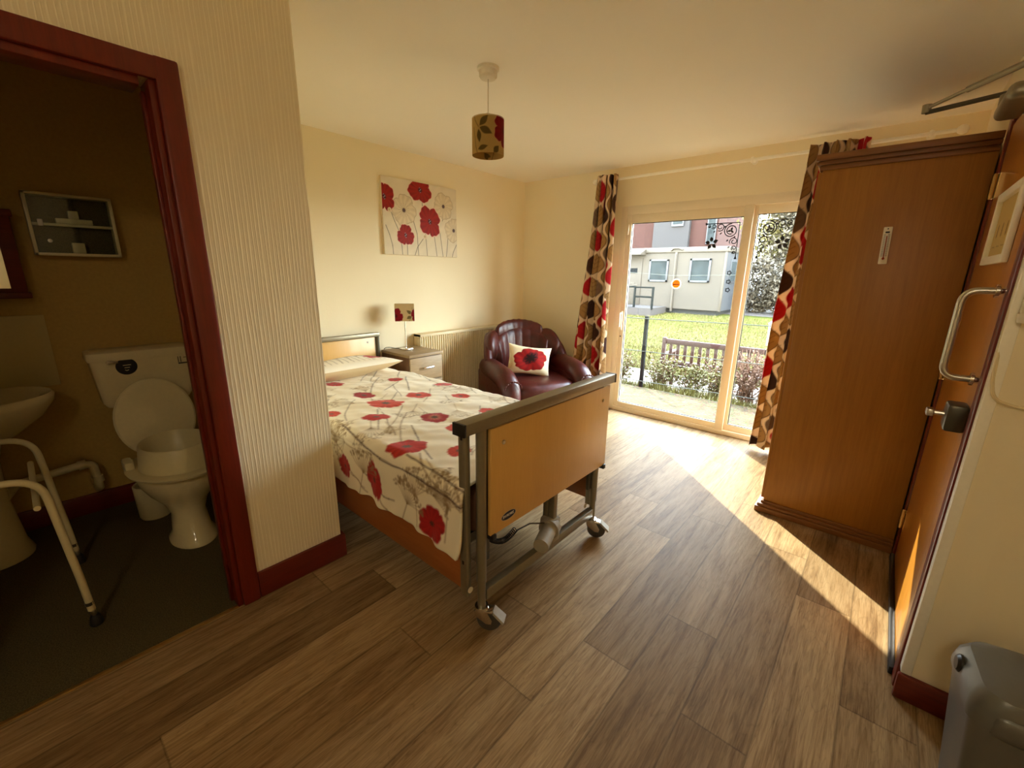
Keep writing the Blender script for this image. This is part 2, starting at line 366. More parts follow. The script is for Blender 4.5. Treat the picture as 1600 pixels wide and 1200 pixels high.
# ------------------------------------------------------------------ painter (pattern colours on dense cloth meshes)
class Paint:
    def __init__(s, P, base, fe): s.P = np.asarray(P, float); s.c = np.tile(np.array(lin(base)), (len(P), 1)); s.fe = fe
    def put(s, mask, col, a=1.0):
        c = np.array(lin(col)) if len(np.shape(col)) == 1 else col; m = (mask*a)[:, None]; s.c = s.c*(1-m)+c*m
    def sm(s, d): return np.clip(.5-d/s.fe, 0, 1)
    def near(s, c, r): return np.where((abs(s.P[:, 0]-c[0]) < r) & (abs(s.P[:, 1]-c[1]) < r))[0]
    def on(s, idx, fn, col, a=1.0):
        if len(idx) == 0: return
        d = fn(s.P[idx]); m = (np.clip(.5-d/s.fe, 0, 1)*a)[:, None]; cc = np.array(lin(col)); s.c[idx] = s.c[idx]*(1-m)+cc*m
    def line(s, pts, w, col, a=1.0):
        for p, q in zip(pts[:-1], pts[1:]):
            p = np.array(p, float); q = np.array(q, float); c = (p+q)/2; L = np.linalg.norm(q-p)
            idx = s.near(c, L/2+w+s.fe*2)
            def fn(X, p=p, q=q):
                d = q-p; t = np.clip(((X-p)@d)/max(d@d, 1e-12), 0, 1); return np.linalg.norm(X-(p+t[:, None]*d), axis=1)-w/2
            s.on(idx, fn, col, a)
    def disc(s, c, r, col, a=1.0):
        idx = s.near(c, r+s.fe*2); s.on(idx, lambda X: np.linalg.norm(X-np.array(c), axis=1)-r, col, a)
    def leaf(s, p, q, w, col, a=1.0):
        p = np.array(p, float); q = np.array(q, float); L = np.linalg.norm(q-p); d = (q-p)/L; nrm = np.array((-d[1], d[0])); idx = s.near((p+q)/2, L*.6+w)
        def fn(X):
            t = np.clip(((X-p)@d)/L, 0, 1); o = abs((X-p)@nrm); out = np.maximum(-((X-p)@d), ((X-p)@d)-L); return np.maximum(o-w*np.sin(PI*t**.9)**1.15, out)
        s.on(idx, fn, col, a)
    def poppy(s, c, rx, ry, rot, red=(190, 40, 30), dark=(120, 16, 16), centre=(60, 50, 44), np_=5, seed=0, pale=None, outline=None, cfrac=.2, notch=.30):
        r = np.random.default_rng(seed); ph = r.uniform(0, 6.28, 4); idx = s.near(c, max(rx, ry)*1.4)
        if len(idx) == 0: return
        X = s.P[idx]-np.array(c); ca, sa = math.cos(rot), math.sin(rot)
        u = (X[:, 0]*ca+X[:, 1]*sa)/rx; v = (-X[:, 0]*sa+X[:, 1]*ca)/ry; th = np.arctan2(v, u); R = np.hypot(u, v)
        edge = .96-notch+notch*abs(np.cos(np_*th/2+ph[0]))**.42+.035*np.sin(7*th+ph[1])+.02*np.sin(15*th+ph[2])
        sc_ = min(rx, ry)
        def lay(rad, col, a=1.0, soft=1.0):
            m = (np.clip(.5-(R-rad)*sc_/(s.fe*soft), 0, 1)*a)[:, None]; s.c[idx] = s.c[idx]*(1-m)+np.array(lin(col))*m
        if outline is not None: lay(edge+.05, outline)
        lay(edge, red)
        shade = (.5+.5*np.sin(th*13+ph[3]+3*R))*np.clip(R*1.2, 0, 1); w = (np.clip(.5-(R-edge)*sc_/s.fe, 0, 1)*.45*shade)[:, None]
        s.c[idx] = s.c[idx]*(1-w)+np.array(lin(dark))*w
        pet = np.clip(1-abs(np.sin(np_*th/2+ph[0]+1.2))*9, 0, 1)*np.clip(R*1.4-.1, 0, 1); w = (np.clip(.5-(R-edge)*sc_/s.fe, 0, 1)*.7*pet)[:, None]
        s.c[idx] = s.c[idx]*(1-w)+np.array(lin(dark))*w
        if pale is not None: lay(cfrac*1.9+.06*np.sin(11*th), pale, .8, 2)
        lay(cfrac*(1+.25*np.sin(8*th+ph[1])), centre, .95)
    def umbel(s, base, top, spread, col, a=.8, n=11, seed=0, thick=.003, dots=True):
        r = np.random.default_rng(seed); b = np.array(base, float); t = np.array(top, float); d = t-b; L = np.linalg.norm(d); d /= L; an = math.atan2(d[1], d[0])
        hub = b+d*L*.55; s.line([tuple(b), tuple(hub)], thick*1.3, col, a)
        for k in range(n):
            aa = an+(k/(n-1)-.5)*2*spread; l = L*.5*r.uniform(.75, 1.15); e = hub+np.array((math.cos(aa), math.sin(aa)))*l
            s.line([tuple(hub), tuple(e)], thick*.7, col, a)
            if dots:
                for q in range(5): s.disc(tuple(e+r.uniform(-1, 1, 2)*L*.07), thick*r.uniform(.8, 1.7), col, a*.9)
    def apply(s, me):
        at = me.color_attributes.new('paint', 'FLOAT_COLOR', 'POINT'); d = np.ones((len(s.c), 4), np.float32); d[:, :3] = np.clip(s.c, 0, 1); at.data.foreach_set('color', d.ravel())
def grid(U, V, fn):
    """fn(u array, v array) -> (N,3); returns verts, faces, (u,v) pairs"""
    uu, vv = np.meshgrid(U, V, indexing='ij'); P = fn(uu.ravel(), vv.ravel()); nu, nv = len(U), len(V)
    i, j = np.meshgrid(np.arange(nu-1), np.arange(nv-1), indexing='ij'); a = (i*nv+j).ravel(); F = np.stack([a, a+nv, a+nv+1, a+1], 1)
    return P, F, np.stack([uu.ravel(), vv.ravel()], 1)
def gobj(name, P, F, mat, parent=None, loc=None, world=True, smooth=True):
    P = np.array(P, float)
    if parent is not None and world: P = P-np.array(wloc(parent))
    if parent is None:
        loc = ((P[:, 0].min()+P[:, 0].max())/2, (P[:, 1].min()+P[:, 1].max())/2, P[:, 2].min()); P = P-np.array(loc)
    me = bpy.data.meshes.new(name); me.from_pydata(P.tolist(), [], F.tolist() if hasattr(F, 'tolist') else F); me.materials.append(M[mat])
    if smooth: me.polygons.foreach_set('use_smooth', [True]*len(me.polygons))
    o = bpy.data.objects.new(name, me); C.objects.link(o)
    if parent is not None: o.parent = parent
    if loc is not None: o.location = loc
    return o

# ================================================================== ROOM SHELL
XL, XB, XR, YW, ZC = -3.37, -1.90, .27, 4.10, 2.42
struct('floor', MB().box(XL-.1, 1.7, -1.5, YW+.1, -.1, 0), 'floor', smooth=False)
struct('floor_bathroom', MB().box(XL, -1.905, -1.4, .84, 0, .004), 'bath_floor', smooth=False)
struct('trim_threshold', MB().box(-1.91, -1.893, -.42, .412, 0, .007, .002), 'brass')
struct('ceiling', MB().box(XL-.1, 1.7, -1.5, YW+.1, ZC, ZC+.1), 'ceiling', smooth=False)
struct('wall_left', MB().box(XL-.1, XL, .89, YW+.1, 0, ZC), 'wall', smooth=False)
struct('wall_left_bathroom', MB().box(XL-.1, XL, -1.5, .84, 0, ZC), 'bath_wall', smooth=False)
struct('wall_window', MB().box(XL, -2.134, YW, YW+.1, 0, ZC).box(-2.134, .05, YW, YW+.1, 2.06, ZC).box(.05, .37, YW, YW+.1, 0, ZC), 'wall', smooth=False)
struct('wall_partition', MB().box(XL, XB-.1, .84, .89, 0, ZC), 'wall', smooth=False)
struct('wall_bathroom', MB().box(-2.0, XB, .425, .89, 0, ZC).box(-2.0, XB, -.42, .425, 2.0, ZC).box(-2.0, XB, -1.5, -.42, 0, ZC), 'ribbed', smooth=False)
struct('wall_right', MB().box(XR, XR+.1, 2.80, YW, 0, ZC).box(XR, XR+.1, 1.80, 2.80, 2.06, ZC).box(XR, XR+.1, 1.80, 1.89, 0, 2.06), 'wall', smooth=False)
struct('wall_right_end', MB().box(XR+.1, 1.7, 1.80, 1.90, 0, ZC), 'wall', smooth=False)
struct('wall_side', MB().box(1.6, 1.7, -1.5, 1.8, 0, ZC), 'wall', smooth=False)
struct('wall_front', MB().box(XL, 1.6, -1.5, -1.4, 0, ZC), 'wall', smooth=False)
def skirt(name, x0, x1, y0, y1, h, m='red_wood_y'):
    b = MB().box(x0, x1, y0, y1, 0, h, .006)
    struct(name, b, m)
skirt('baseboard_bathroom_wall', XB, XB+.018, .498, .908, .125)
skirt('baseboard_partition', XL, XB, .89, .908, .125, 'red_wood_x')
skirt('baseboard_left', XL, XL+.018, .908, YW, .11)
skirt('baseboard_window_wall', XL+.018, -2.14, YW-.018, YW, .11, 'red_wood_x')
skirt('baseboard_right_end', XR-.02, 1.6, 1.782, 1.80, .10, 'red_wood_x')
skirt('baseboard_bathroom_left', XL, XL+.018, -1.4, .84, .12)
# bathroom door lining + architrave
d2 = sempty('door_2', (-1.9, 0, 0))
f = MB(); f.box(-1.9, -1.878, .430, .498, 0, 2.068, .008); f.box(-1.9, -1.878, -.51, -.435, 0, 2.068, .008); f.box(-1.9, -1.8785, -.50, .49, 1.998, 2.0665, .008)
struct('architrave', f, 'red_wood', d2)
f = MB(); f.box(-2.005, -1.897, .412, .432, 0, 2.0, .003); f.box(-2.005, -1.897, -.436, -.405, 0, 2.0, .003); f.box(-2.004, -1.8975, -.41, .39, 1.975, 2.005, .003)
f.box(-1.985, -1.955, .402, .413, 0, 1.975, .002)
struct('door_lining', f, 'red_wood', d2)

# ------------------------------------------------------------------ entrance door on the right
d1 = sempty('door_1', (XR, 2.3, 0))
f = MB(); f.box(.250, .272, 2.795, 2.862, 0, 2.11, .006); f.box(.250, .272, 1.832, 1.893, 0, 2.11, .006); f.box(.2505, .272, 1.84, 2.855, 2.045, 2.1095, .006)
f.box(.262, .33, 2.785, 2.80, 0, 2.05, .002); f.box(.262, .33, 1.885, 1.90, 0, 2.05, .002); f.box(.262, .33, 1.89, 2.79, 2.035, 2.055, .002)
struct('door_frame', f, 'red_wood', d1)
struct('door_leaf', MB().box(.256, .30, 1.905, 2.778, .012, 2.03, .003), 'door', d1)
for hz in (.235, 1.02, 1.80):
    h = MB().tube([(.247, 2.786, hz-.05), (.247, 2.786, hz+.05)], .0075, 10)
    for k in range(3): h.tube([(.247, 2.786, hz-.034+k*.033), (.247, 2.786, hz-.031+k*.033)], .0088, 10)
    h.box(.2545, .2565, 2.75, 2.786, hz-.048, hz+.048)
    struct('hinge', h, 'brass', d1)
h = MB(); P_ = fillet([(.25, 1.93, 1.39), (.17, 1.93, 1.39), (.17, 1.93, 1.12), (.25, 1.93, 1.12)], .045, 8)
h.tube(P_, .0105, 12); hd = struct('handle', h, 'steel', d1)
for z in (1.39, 1.12): struct('mount', MB().lathe([(.02, 0), (.02, .008), (.012, .011), (.012, .022)][::-1], (.235, 1.93, z), 16, 'x'), 'chrome', hd)
lk = struct('lock', MB().box(.205, .257, 1.925, 2.01, .94, 1.03, .01), 'dark_metal', d1)
struct('thumb_turn', MB().tube([(.206, 1.965, .99), (.178, 1.965, .99)], .008, 10).box(.160, .180, 1.945, 1.985, .978, 1.002, .005), 'steel', lk)
struct('draught_seal', MB().box(.238, .256, 1.89, 2.79, 0, .032, .004), 'black', d1)
# door closer with two arm links
cl = struct('door_closer', MB().box(.178, .256, 2.30, 2.60, 2.005, 2.06, .022).lathe([(.0, 0), (.036, .002), (.038, .02), (.038, .05)], (.216, 2.53, 2.03), 20), 'grey_metal', d1)
struct('closer_arm', MB().tube([(.216, 2.53, 2.087), (-.02, 2.60, 2.082)], .009, 8).lathe([(.02, 0), (.02, .03)], (.216, 2.53, 2.07), 12), 'dark_metal', cl)
struct('closer_arm', MB().tube([(-.02, 2.60, 2.098), (.085, 2.48, 2.108)], .007, 8).tube([(.085, 2.48, 2.108), (.252, 2.29, 2.122)], .011, 10).lathe([(.014, 0), (.016, .03)], (-.02, 2.60, 2.08), 12), 'grey_metal', cl)
struct('trim_corner_strip', MB().box(.256, .284, 1.793, 1.831, .10, 2.1, .003), 'white_paint')
# framed notice hanging on the door
t = thing('picture_frame', 'small white framed print hanging on the wooden entrance door', 'picture frame', (.256, 2.27, 1.6))
f = MB(); y0, y1, z0, z1 = 2.03, 2.47, 1.475, 1.725; w = .028
f.box(.240, .2555, y0+w, y1-w, z0, z0+w, .003).box(.240, .2555, y0+w, y1-w, z1-w, z1, .003).box(.2395, .2555, y0, y0+w, z0, z1, .003).box(.2395, .2555, y1-w, y1, z0, z1, .003)
obj('frame', f, 'white_paint', t)
P, F, uv = grid(np.linspace(y0+w, y1-w, 150), np.linspace(z0+w, z1-w, 80), lambda u, v: np.stack([u*0+.2535, u, v], 1))
o = gobj('print', P, F, 'label', t); p = Paint(uv, (206, 178, 112), .003)
for k in range(4):
    for q in range(3): p.poppy((y1-.09-k*.085, (z0+z1)/2+(q-1)*.012-.01), .014, .012, q, (150, 118, 60), (120, 92, 44), (110, 80, 40), seed=k*3+q)
    p.line([(y1-.115-k*.085, z0+.06), (y1-.06-k*.085, z0+.062)], .003, (140, 110, 60))
p.apply(o.data)

# ------------------------------------------------------------------ sliding patio window
w1 = sempty('window_1', (-1.04, YW, 0))
f = MB(); Y0, Y1 = 4.098, 4.185
f.box(-2.135, -2.075, Y0, Y1, 0, 2.064, .005).box(-.01, .055, Y0, Y1, 0, 2.064, .005).box(-2.075, -.01, Y0+.001, Y1, 1.985, 2.064, .003).box(-2.075, -.01, Y0-.004, Y1, 0, .045, .003)
struct('window_frame', f, 'upvc', w1)
f = MB(); A, B, Zb, Zt = -2.078, -.985, .04, 1.99
f.box(A, -2.02, 4.105, 4.15, Zb, Zt, .005).box(-1.025, B+.03, 4.094, 4.15, Zb, Zt, .005).box(A, B, 4.106, 4.148, Zb, .10, .005).box(A, B, 4.106, 4.148, 1.905, Zt, .005)
sash = struct('sliding_sash', f, 'upvc', w1)
struct('glass_pane', MB().box(-2.03, -1.015, 4.126, 4.132, .09, 1.915), 'glass', sash, smooth=False)
g = MB(); e = .006
g.box(-2.02, -2.02+e, 4.116, 4.124, .10, 1.905).box(-1.025-e, -1.025, 4.116, 4.124, .10, 1.905).box(-2.02, -1.025, 4.116, 4.124, .10, .10+e).box(-2.02, -1.025, 4.116, 4.124, 1.905-e, 1.905)
struct('gasket', g, 'black', sash, smooth=False)
f = MB()
f.box(-.957, -.925, 4.12, 4.165, .05, 1.985, .004).box(-.07, -.012, 4.12, 4.165, .05, 1.985, .004).box(-.955, -.015, 4.121, 4.164, .045, .10, .004).box(-.955, -.015, 4.121, 4.164, 1.915, 1.988, .004)
fs = struct('fixed_sash', f, 'upvc', w1)
struct('glass_pane', MB().box(-.935, -.06, 4.14, 4.146, .09, 1.925), 'glass', fs, smooth=False)
g = MB().box(-.925, -.919, 4.128, 4.136, .10, 1.915).box(-.925, -.07, 4.128, 4.136, .10, .106).box(-.925, -.07, 4.128, 4.136, 1.909, 1.915)
struct('gasket', g, 'black', fs, smooth=False)
h = MB().box(-2.062, -2.038, 4.085, 4.106, .86, 1.06, .008).tube(fillet([(-2.05, 4.09, 1.04), (-2.05, 4.055, 1.035), (-2.05, 4.055, .90)], .015), .009, 10)
struct('window_handle', h, 'upvc', w1)
struct('keyhole', MB().lathe([(.008, -.003), (.008, 0)], (-2.05, 4.105, .80), 12, 'y'), 'dark_metal', w1)
struct('latch', MB().box(-2.066, -2.044, 4.09, 4.106, 1.80, 1.90, .006), 'upvc', w1)

# ---- black scroll stickers, flower stickers and orange warning sticker on the glass
def ribbon(mb, pts, w, y, th=.0012):
    P2 = [Vector((p[0], p[1])) for p in pts]; n = len(P2); W = w if isinstance(w, (list, tuple)) else [w]*n
    L, R = [], []
    for i in range(n):
        t_ = (P2[min(i+1, n-1)]-P2[max(i-1, 0)]).normalized(); nn = Vector((-t_.y, t_.x))*W[i]/2
        L.append(P2[i]+nn); R.append(P2[i]-nn)
    vs = [(a.x, y, a.y) for a in L]+[(a.x, y, a.y) for a in R]+[(a.x, y-th, a.y) for a in L]+[(a.x, y-th, a.y) for a in R]
    fs = []
    for i in range(n-1):
        fs += [(i, i+1, n+i+1, n+i), (2*n+i, 3*n+i, 3*n+i+1, 2*n+i+1), (i, 2*n+i, 2*n+i+1, i+1), (n+i, n+i+1, 3*n+i+1, 3*n+i)]
    mb.add(vs, fs)
def spiral(c, r0, turns, a0, sgn, n=30, shrink=.25):
    out = []
    for i in range(n+1):
        t_ = i/n; a = math.radians(a0)+sgn*2*PI*turns*t_; r = r0*(1-t_*(1-shrink)); out.append((c[0]+r*math.cos(a), c[1]+r*math.sin(a)))
    return out
def petal(c, a, l0, l1, w):
    out = []
    for i in range(9):
        t_ = i/8; out.append((t_, math.sin(PI*t_**.8)*w))
    ca, sa = math.cos(a), math.sin(a); return [(c[0]+ca*(l0+(l1-l0)*t_), c[1]+sa*(l0+(l1-l0)*t_)) for t_, _ in out], [max(.0015, q) for _, q in out]
def scroll(cx, cz, sx, y):
    """corner scrollwork; cx,cz the corner, arms run towards sx (-1/+1) and down"""
    b = MB(); X = lambda p: [(cx+sx*q[0], cz-q[1]) for q in p]
    ribbon(b, X([(0, 0), (.27, .0)]), .007, y); ribbon(b, X([(0, 0), (0, .29)]), .007, y)
    ribbon(b, X(spiral((.062, .062), .056, 1.55, -90, 1, 44, .5)), .008, y)
    for (c, r, a, sg) in (((.150, .030), .034, 60, 1), ((.205, .022), .020, 40, 1), ((.242, .018), .013, 40, 1)):
        ribbon(b, X(spiral(c, r, 1.3, a, sg, 26, .3)), .0072, y); ribbon(b, X(spiral((c[1], c[0]), r, 1.3, 90-a, -sg, 26, .3)), .0072, y)
    for q in ((.108, .022), (.135, .075), (.19, .058)):
        for (qa, qb) in (q, q[::-1]):
            P3, W3 = petal((0, 0), .8, 0, .022, .012); ribbon(b, X([(qa+u, qb+v) for u, v in P3]), W3, y)
    for a in (0.2, 2.4, 4.4):
        P3, W3 = petal((.062, .062), a, .0, .030, .018); ribbon(b, X(P3), W3, y)
    for (e, d) in (((.27, 0), (1, 0)), ((0, .29), (0, 1))):
        ribbon(b, X([(e[0]-d[0]*.02, e[1]-d[1]*.02), (e[0]+d[0]*.006, e[1]+d[1]*.006)]), [.006, .022], y)
    return b
YG, YG2 = 4.1255, 4.1395
tag(obj('window_sticker', scroll(-1.055, 1.86, -1, YG), 'decal', smooth=False), 'black scrollwork sticker in the top corner of the wide sliding pane', 'sticker', 'scroll stickers on the patio window')
tag(obj('window_sticker', scroll(-.895, 1.865, 1, YG2), 'decal', smooth=False), 'black scrollwork sticker in the top corner of the narrow fixed pane', 'sticker', 'scroll stickers on the patio window')
def bigflower(c, y):
    b = MB()
    for k in range(5):
        a = .45+k*2*PI/5; P3, W3 = petal(c, a, .014, .056, .030); ribbon(b, P3, W3, y)
    return b
tag(obj('window_sticker', bigflower((-1.262, 1.70), YG), 'decal', smooth=False), 'black five petal flower sticker below the scroll on the wide sliding pane', 'sticker')
tag(obj('window_sticker', bigflower((-.725, 1.69), YG2), 'decal', smooth=False), 'black five petal flower sticker on the narrow fixed pane beside the curtain', 'sticker')
def smallflower(c, y):
    b = MB(); n = 20; out = [(c[0]+(.0145+.0035*math.cos(5*a))*math.cos(a), c[1]+(.0145+.0035*math.cos(5*a))*math.sin(a)) for a in [2*PI*i/n for i in range(n+1)]]
    ribbon(b, out, .0075, y); return b
pos = ['topmost', 'middle', 'lowest']
for k, z in enumerate((1.45, 1.375, 1.305)):
    tag(obj('flower_sticker', smallflower((-1.085+.002*k, z), YG), 'decal', smooth=False), f'tiny black flower ring sticker, {pos[k]} of three down the wide sliding pane', 'sticker', 'tiny flower stickers on the patio window')
for k, z in enumerate((1.47, 1.392)):
    tag(obj('flower_sticker', smallflower((-.875, z), YG2), 'decal', smooth=False), f'tiny black flower ring sticker, {["upper", "lower"][k]} of two down the narrow fixed pane', 'sticker', 'tiny flower stickers on the patio window')
t = thing('warning_sticker', 'round orange warning sticker with white rim in the middle of the sliding pane', 'sticker', (-1.535, YG, 1.345))
rimb = MB(); ribbon(rimb, [(-1.535+.042*math.cos(2*PI*i/36), 1.345+.042*math.sin(2*PI*i/36)) for i in range(37)], .009, YG); obj('sticker_rim', rimb, 'sticker_white', t, smooth=False)
obj('sticker_disc', MB().add([(-1.535+.0375*math.cos(2*PI*i/32), YG-.0006, 1.345+.0375*math.sin(2*PI*i/32)) for i in range(32)], [tuple(range(32))]), 'orange', t, smooth=False)
b = MB(); ribbon(b, [(-1.568, 1.339), (-1.502, 1.339)], .008, YG-.0021, .0006)
tri = [(-1.535, 1.372), (-1.549, 1.351), (-1.521, 1.351), (-1.535, 1.372)]; ribbon(b, tri, .003, YG-.0021, .0006); obj('warning_mark', b, 'bench', t, smooth=False)

# ------------------------------------------------------------------ curtain pole + curtains
t = thing('curtain_pole', 'long white curtain pole with ball finials above the patio window', 'curtain pole', (-1.1, 4.02, 2.3))
pole = MB().tube([(-2.38, 4.02, 2.303), (.14, 4.02, 2.315)], .0125, 12); obj('pole', pole, 'white_paint', t)
for x, z in ((-2.40, 2.303), (.16, 2.315)): obj('finial', MB().lathe([(.0, -.03), (.018, -.024), (.028, -.006), (.028, .008), (.02, .022), (.0, .03)], (x, 4.02, z), 18, 'x'), 'white_paint', t)
for x, z in ((-1.0, 2.309), (.02, 2.314)): obj('bracket', MB().lathe([(.022, 4.09), (.022, 4.10)], (x, 0, z), 16, 'y').tube([(x, 4.10, z), (x, 4.02, z)], .010, 10).lathe([(.020, -.012), (.024, 0), (.020, .012)], (x, 4.02, z), 16, 'x'), 'white_paint', t)
def curtain(name, label, top, bot, z0, z1, nf, depth, cloth, seed, flip=1):
    """top/bot = (x0, x1) spans; folds follow a sine; painted with leaf print"""
    nu, nv = 220, 300; U = np.linspace(0, 1, nu); V = np.linspace(0, 1, nv); r = np.random.default_rng(seed); ph = r.uniform(0, 6, 3)
    def fn(u, v):
        a = top[0]*v+bot[0]*(1-v); b = top[1]*v+bot[1]*(1-v); s = u+.02*np.sin(3*u*6.28+ph[0]+v*2)
        x = a+(b-a)*s+.006*np.sin(v*9+u*20); d = depth*(1-.45*v)
        y = 4.005-d*(.55+.45*np.sin(nf*2*PI*u+ph[1]+.5*np.sin(v*3+ph[2])))-.01*np.sin(v*5+u*7)-(.02 if flip else 0)
        x = x+.35*d*np.cos(nf*4*PI*u+ph[1])*.5
        return np.stack([x, y, z0+(z1-z0)*v+0*u], 1)
    P, F, uv = grid(U, V, fn); o = gobj(name, P, F, 'curtain')
    sd = o.modifiers.new('t', 'SOLIDIFY'); sd.thickness = .002
    H = z1-z0; cu = uv[:, 0]*cloth; cv = uv[:, 1]*H
    p = Paint(np.stack([cu, cv], 1), (232, 208, 176), .006)
    tan, brown, dk, red, grey = (172, 134, 84), (72, 44, 34), (58, 34, 30), (176, 24, 34), (120, 98, 82)
    cw, rh = .118, .225; seqs = [0, 0, 1, 0, 3, 0, 2, 0, 4, 0, 3]
    for i in range(int(cloth/cw)+2):
        for j in range(int(H/rh)+2):
            cx = i*cw+.02; cy = j*rh+(rh/2 if i % 2 else 0); k = seqs[(i*5+j*3+seed) % len(seqs)]; tl = .012*(1 if (i+j) % 2 else -1)
            colr = [tan, brown, dk, red, grey][k]
            p.leaf((cx-tl, cy-rh*.47), (cx+tl, cy+rh*.47), cw*.60, colr if k else (96, 66, 40))
            if k == 0: p.leaf((cx-tl, cy-rh*.44), (cx+tl, cy+rh*.44), cw*.545, tan)
            lc = (104, 74, 44) if k == 0 else (tuple(int(q*.72) for q in colr))
            p.line([(cx-tl, cy-rh*.42), (cx+tl, cy+rh*.40)], .0035, lc)
            for q in (-.2, 0, .18):
                for sgn in (-1, 1): p.line([(cx, cy+q*rh), (cx+sgn*cw*.30, cy+(q+.14)*rh)], .003, lc, .9)
    p.apply(o.data); return o
tag(curtain('curtain', 'l', (-2.325, -2.13), (-2.49, -2.10), .055, 2.335, 3.5, .13, .95, 1), 'full length leaf print curtain hanging between the armchair and the patio window', 'curtain', 'leaf print curtains')
tag(curtain('curtain', 'r', (-.60, -.27), (-.665, -.22), .04, 2.335, 4.5, .13, 1.15, 6), 'full length leaf print curtain hanging beside the tall wooden wardrobe', 'curtain', 'leaf print curtains')

# ================================================================== BED
bed = thing('profiling_bed', 'beech panelled care bed with grey metal frame on castors', 'bed', (-2.2, 1.47, 0))
XF = -1.03
fb = MB().box(XF-.028, XF+.030, .93, 1.985, .878, .922, .004)
rail = obj('top_rail', fb, 'grey_metal', bed)
for y in (.925, 1.99): obj('end_cap', MB().box(XF-.029, XF+.031, y-.006, y+.006, .877, .923, .002), 'black', rail)
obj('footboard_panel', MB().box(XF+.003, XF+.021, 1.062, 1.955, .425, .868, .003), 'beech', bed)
for y, z in ((1.13, .80), (1.89, .80)): obj('screw_cap', MB().lathe([(.0, 0), (.004, 0), (.009, -.001), (.009, -.003)][::-1], (XF+.0245, y, z), 12, 'x'), 'steel', bed)
for y in (1.075, 1.94): obj('panel_bracket', MB().box(XF-.002, XF+.03, y-.012, y+.012, .405, .43, .004), 'black', bed)
# oval maker badge with its lettering
P, F, uv = grid(np.linspace(-.046, .046, 140), np.linspace(-.02, .02, 60), lambda u, v: np.stack([u*0+XF+.0216, 1.165+u, .475+v], 1))
keep = ((uv[:, 0]/.045)**2+(uv[:, 1]/.0195)**2) < 1
F = [tuple(q) for q in F.tolist() if all(keep[i] for i in q)]
o = gobj('badge', P, F, 'label', bed); p = Paint(uv, (26, 22, 44), .0012)
p.c[((uv[:, 0]/.042)**2+(uv[:, 1]/.0172)**2) > 1] = lin((190, 180, 160))
font = {'I': ['111', '010', '010', '010', '111'], 'N': ['1001', '1101', '1011', '1001', '1001'], 'V': ['10001', '10001', '01010', '01010', '00100'], 'A': ['0110', '1001', '1111', '1001', '1001'], 'C': ['0111', '1000', '1000', '1000', '0111'], 'R': ['1110', '1001', '1110', '1010', '1001'], 'E': ['1111', '1000', '1110', '1000', '1111']}
x = -.034; px_ = .0017
for ch in 'INVACARE':
    g = font[ch]
    for rr, row in enumerate(g):
        for cc, q in enumerate(row):
            if q == '1':
                a = x+cc*px_; b_ = .0055-rr*.0023; m = (abs(uv[:, 0]-a) < px_*.6) & (abs(uv[:, 1]-b_) < .0013); p.c[m] = lin((235, 228, 214))
    x += (len(g[0])+1)*px_
p.apply(o.data)
for y in (1.035, 1.895):
    tb = MB().lathe([(.0195, .225), (.0195, .875)], (XF-.004, y, 0), 16).lathe([(.0165, .10), (.0165, .226)], (XF-.004, y, 0), 16)
    obj('post', tb, 'grey_metal', bed)
obj('cross_bar', MB().box(XF-.022, XF+.012, 1.05, 1.88, .135, .182, .004), 'grey_metal', bed)
for y in (1.035, 1.895):    # runner channels beside the posts
    s_ = -1 if y < 1.4 else 1
    ch = MB().box(XF-.07, XF-.03, y-.055 if s_ < 0 else y+.03, y-.03 if s_ < 0 else y+.055, .165, .88, .005)
    r_ = obj('runner_channel', ch, 'grey_metal', bed)
    yy = y-.055*1.02 if s_ < 0 else y+.056
    for z in (.855, .84, .32): obj('slot', MB().box(XF-.055, XF-.045, yy-.001, yy+.001, z-.008, z+.006), 'black', r_, smooth=False)
    obj('bolt_cap', MB().lathe([(.0, -.006), (.012, -.004), (.013, 0)], (XF-.022, y-.043, .20), 14, 'x'), 'white_plastic', r_)
    obj('inner_board', MB().box(XF-.025, XF-.008, y-.02*s_-.03, y-.02*s_+.03, .30, .86, .003), 'dark_metal', bed)
# castors
def castor(x, y, a):
    mtx = Matrix.Translation((x, y, 0)) @ Matrix.Rotation(a, 4, 'Z')
    def nb(): b = MB(); b.xf = mtx; return b
    fk = nb().lathe([(.0, .115), (.028, .113), (.03, .10), (.022, .094)], (0, 0, 0), 18)
    for sg in (-1, 1): fk.prism([(-.026, .10), (.026, .10), (.048, .062), (.044, .044), (.022, .044), (-.022, .075)], sg*.021-.0015, sg*.021+.0015, 'y')
    fk.box(-.025, .05, -.022, .022, .094, .103, .003)
    c = obj('castor', fk, 'chrome', bed)
    obj('wheel', nb().lathe([(.008, -.013), (.038, -.013), (.046, -.011), (.05, -.005), (.05, .005), (.046, .011), (.038, .013), (.008, .013)], (.03, 0, .05), 28, 'y'), 'caster_grey', c)
    obj('hub', nb().lathe([(.0, -.017), (.008, -.017), (.012, -.014), (.012, .014), (.008, .017), (.0, .017)], (.03, 0, .05), 16, 'y'), 'grey_metal', c)
    b = nb(); b.add([(.052, -.022, .104), (.052, .022, .104), (.098, .024, .062), (.098, -.024, .062), (.050, -.022, .092), (.050, .022, .092), (.092, .024, .052), (.092, -.024, .052)], [(0, 1, 2, 3), (4, 7, 6, 5), (0, 4, 5, 1), (3, 2, 6, 7), (1, 5, 6, 2), (0, 3, 7, 4)])
    obj('brake_pedal', b, 'motor', c)
castor(XF-.004, 1.035, math.radians(30)); castor(XF-.004, 1.895, math.radians(26))
castor(-3.25, 1.06, 2.9); castor(-3.25, 1.93, 2.9)
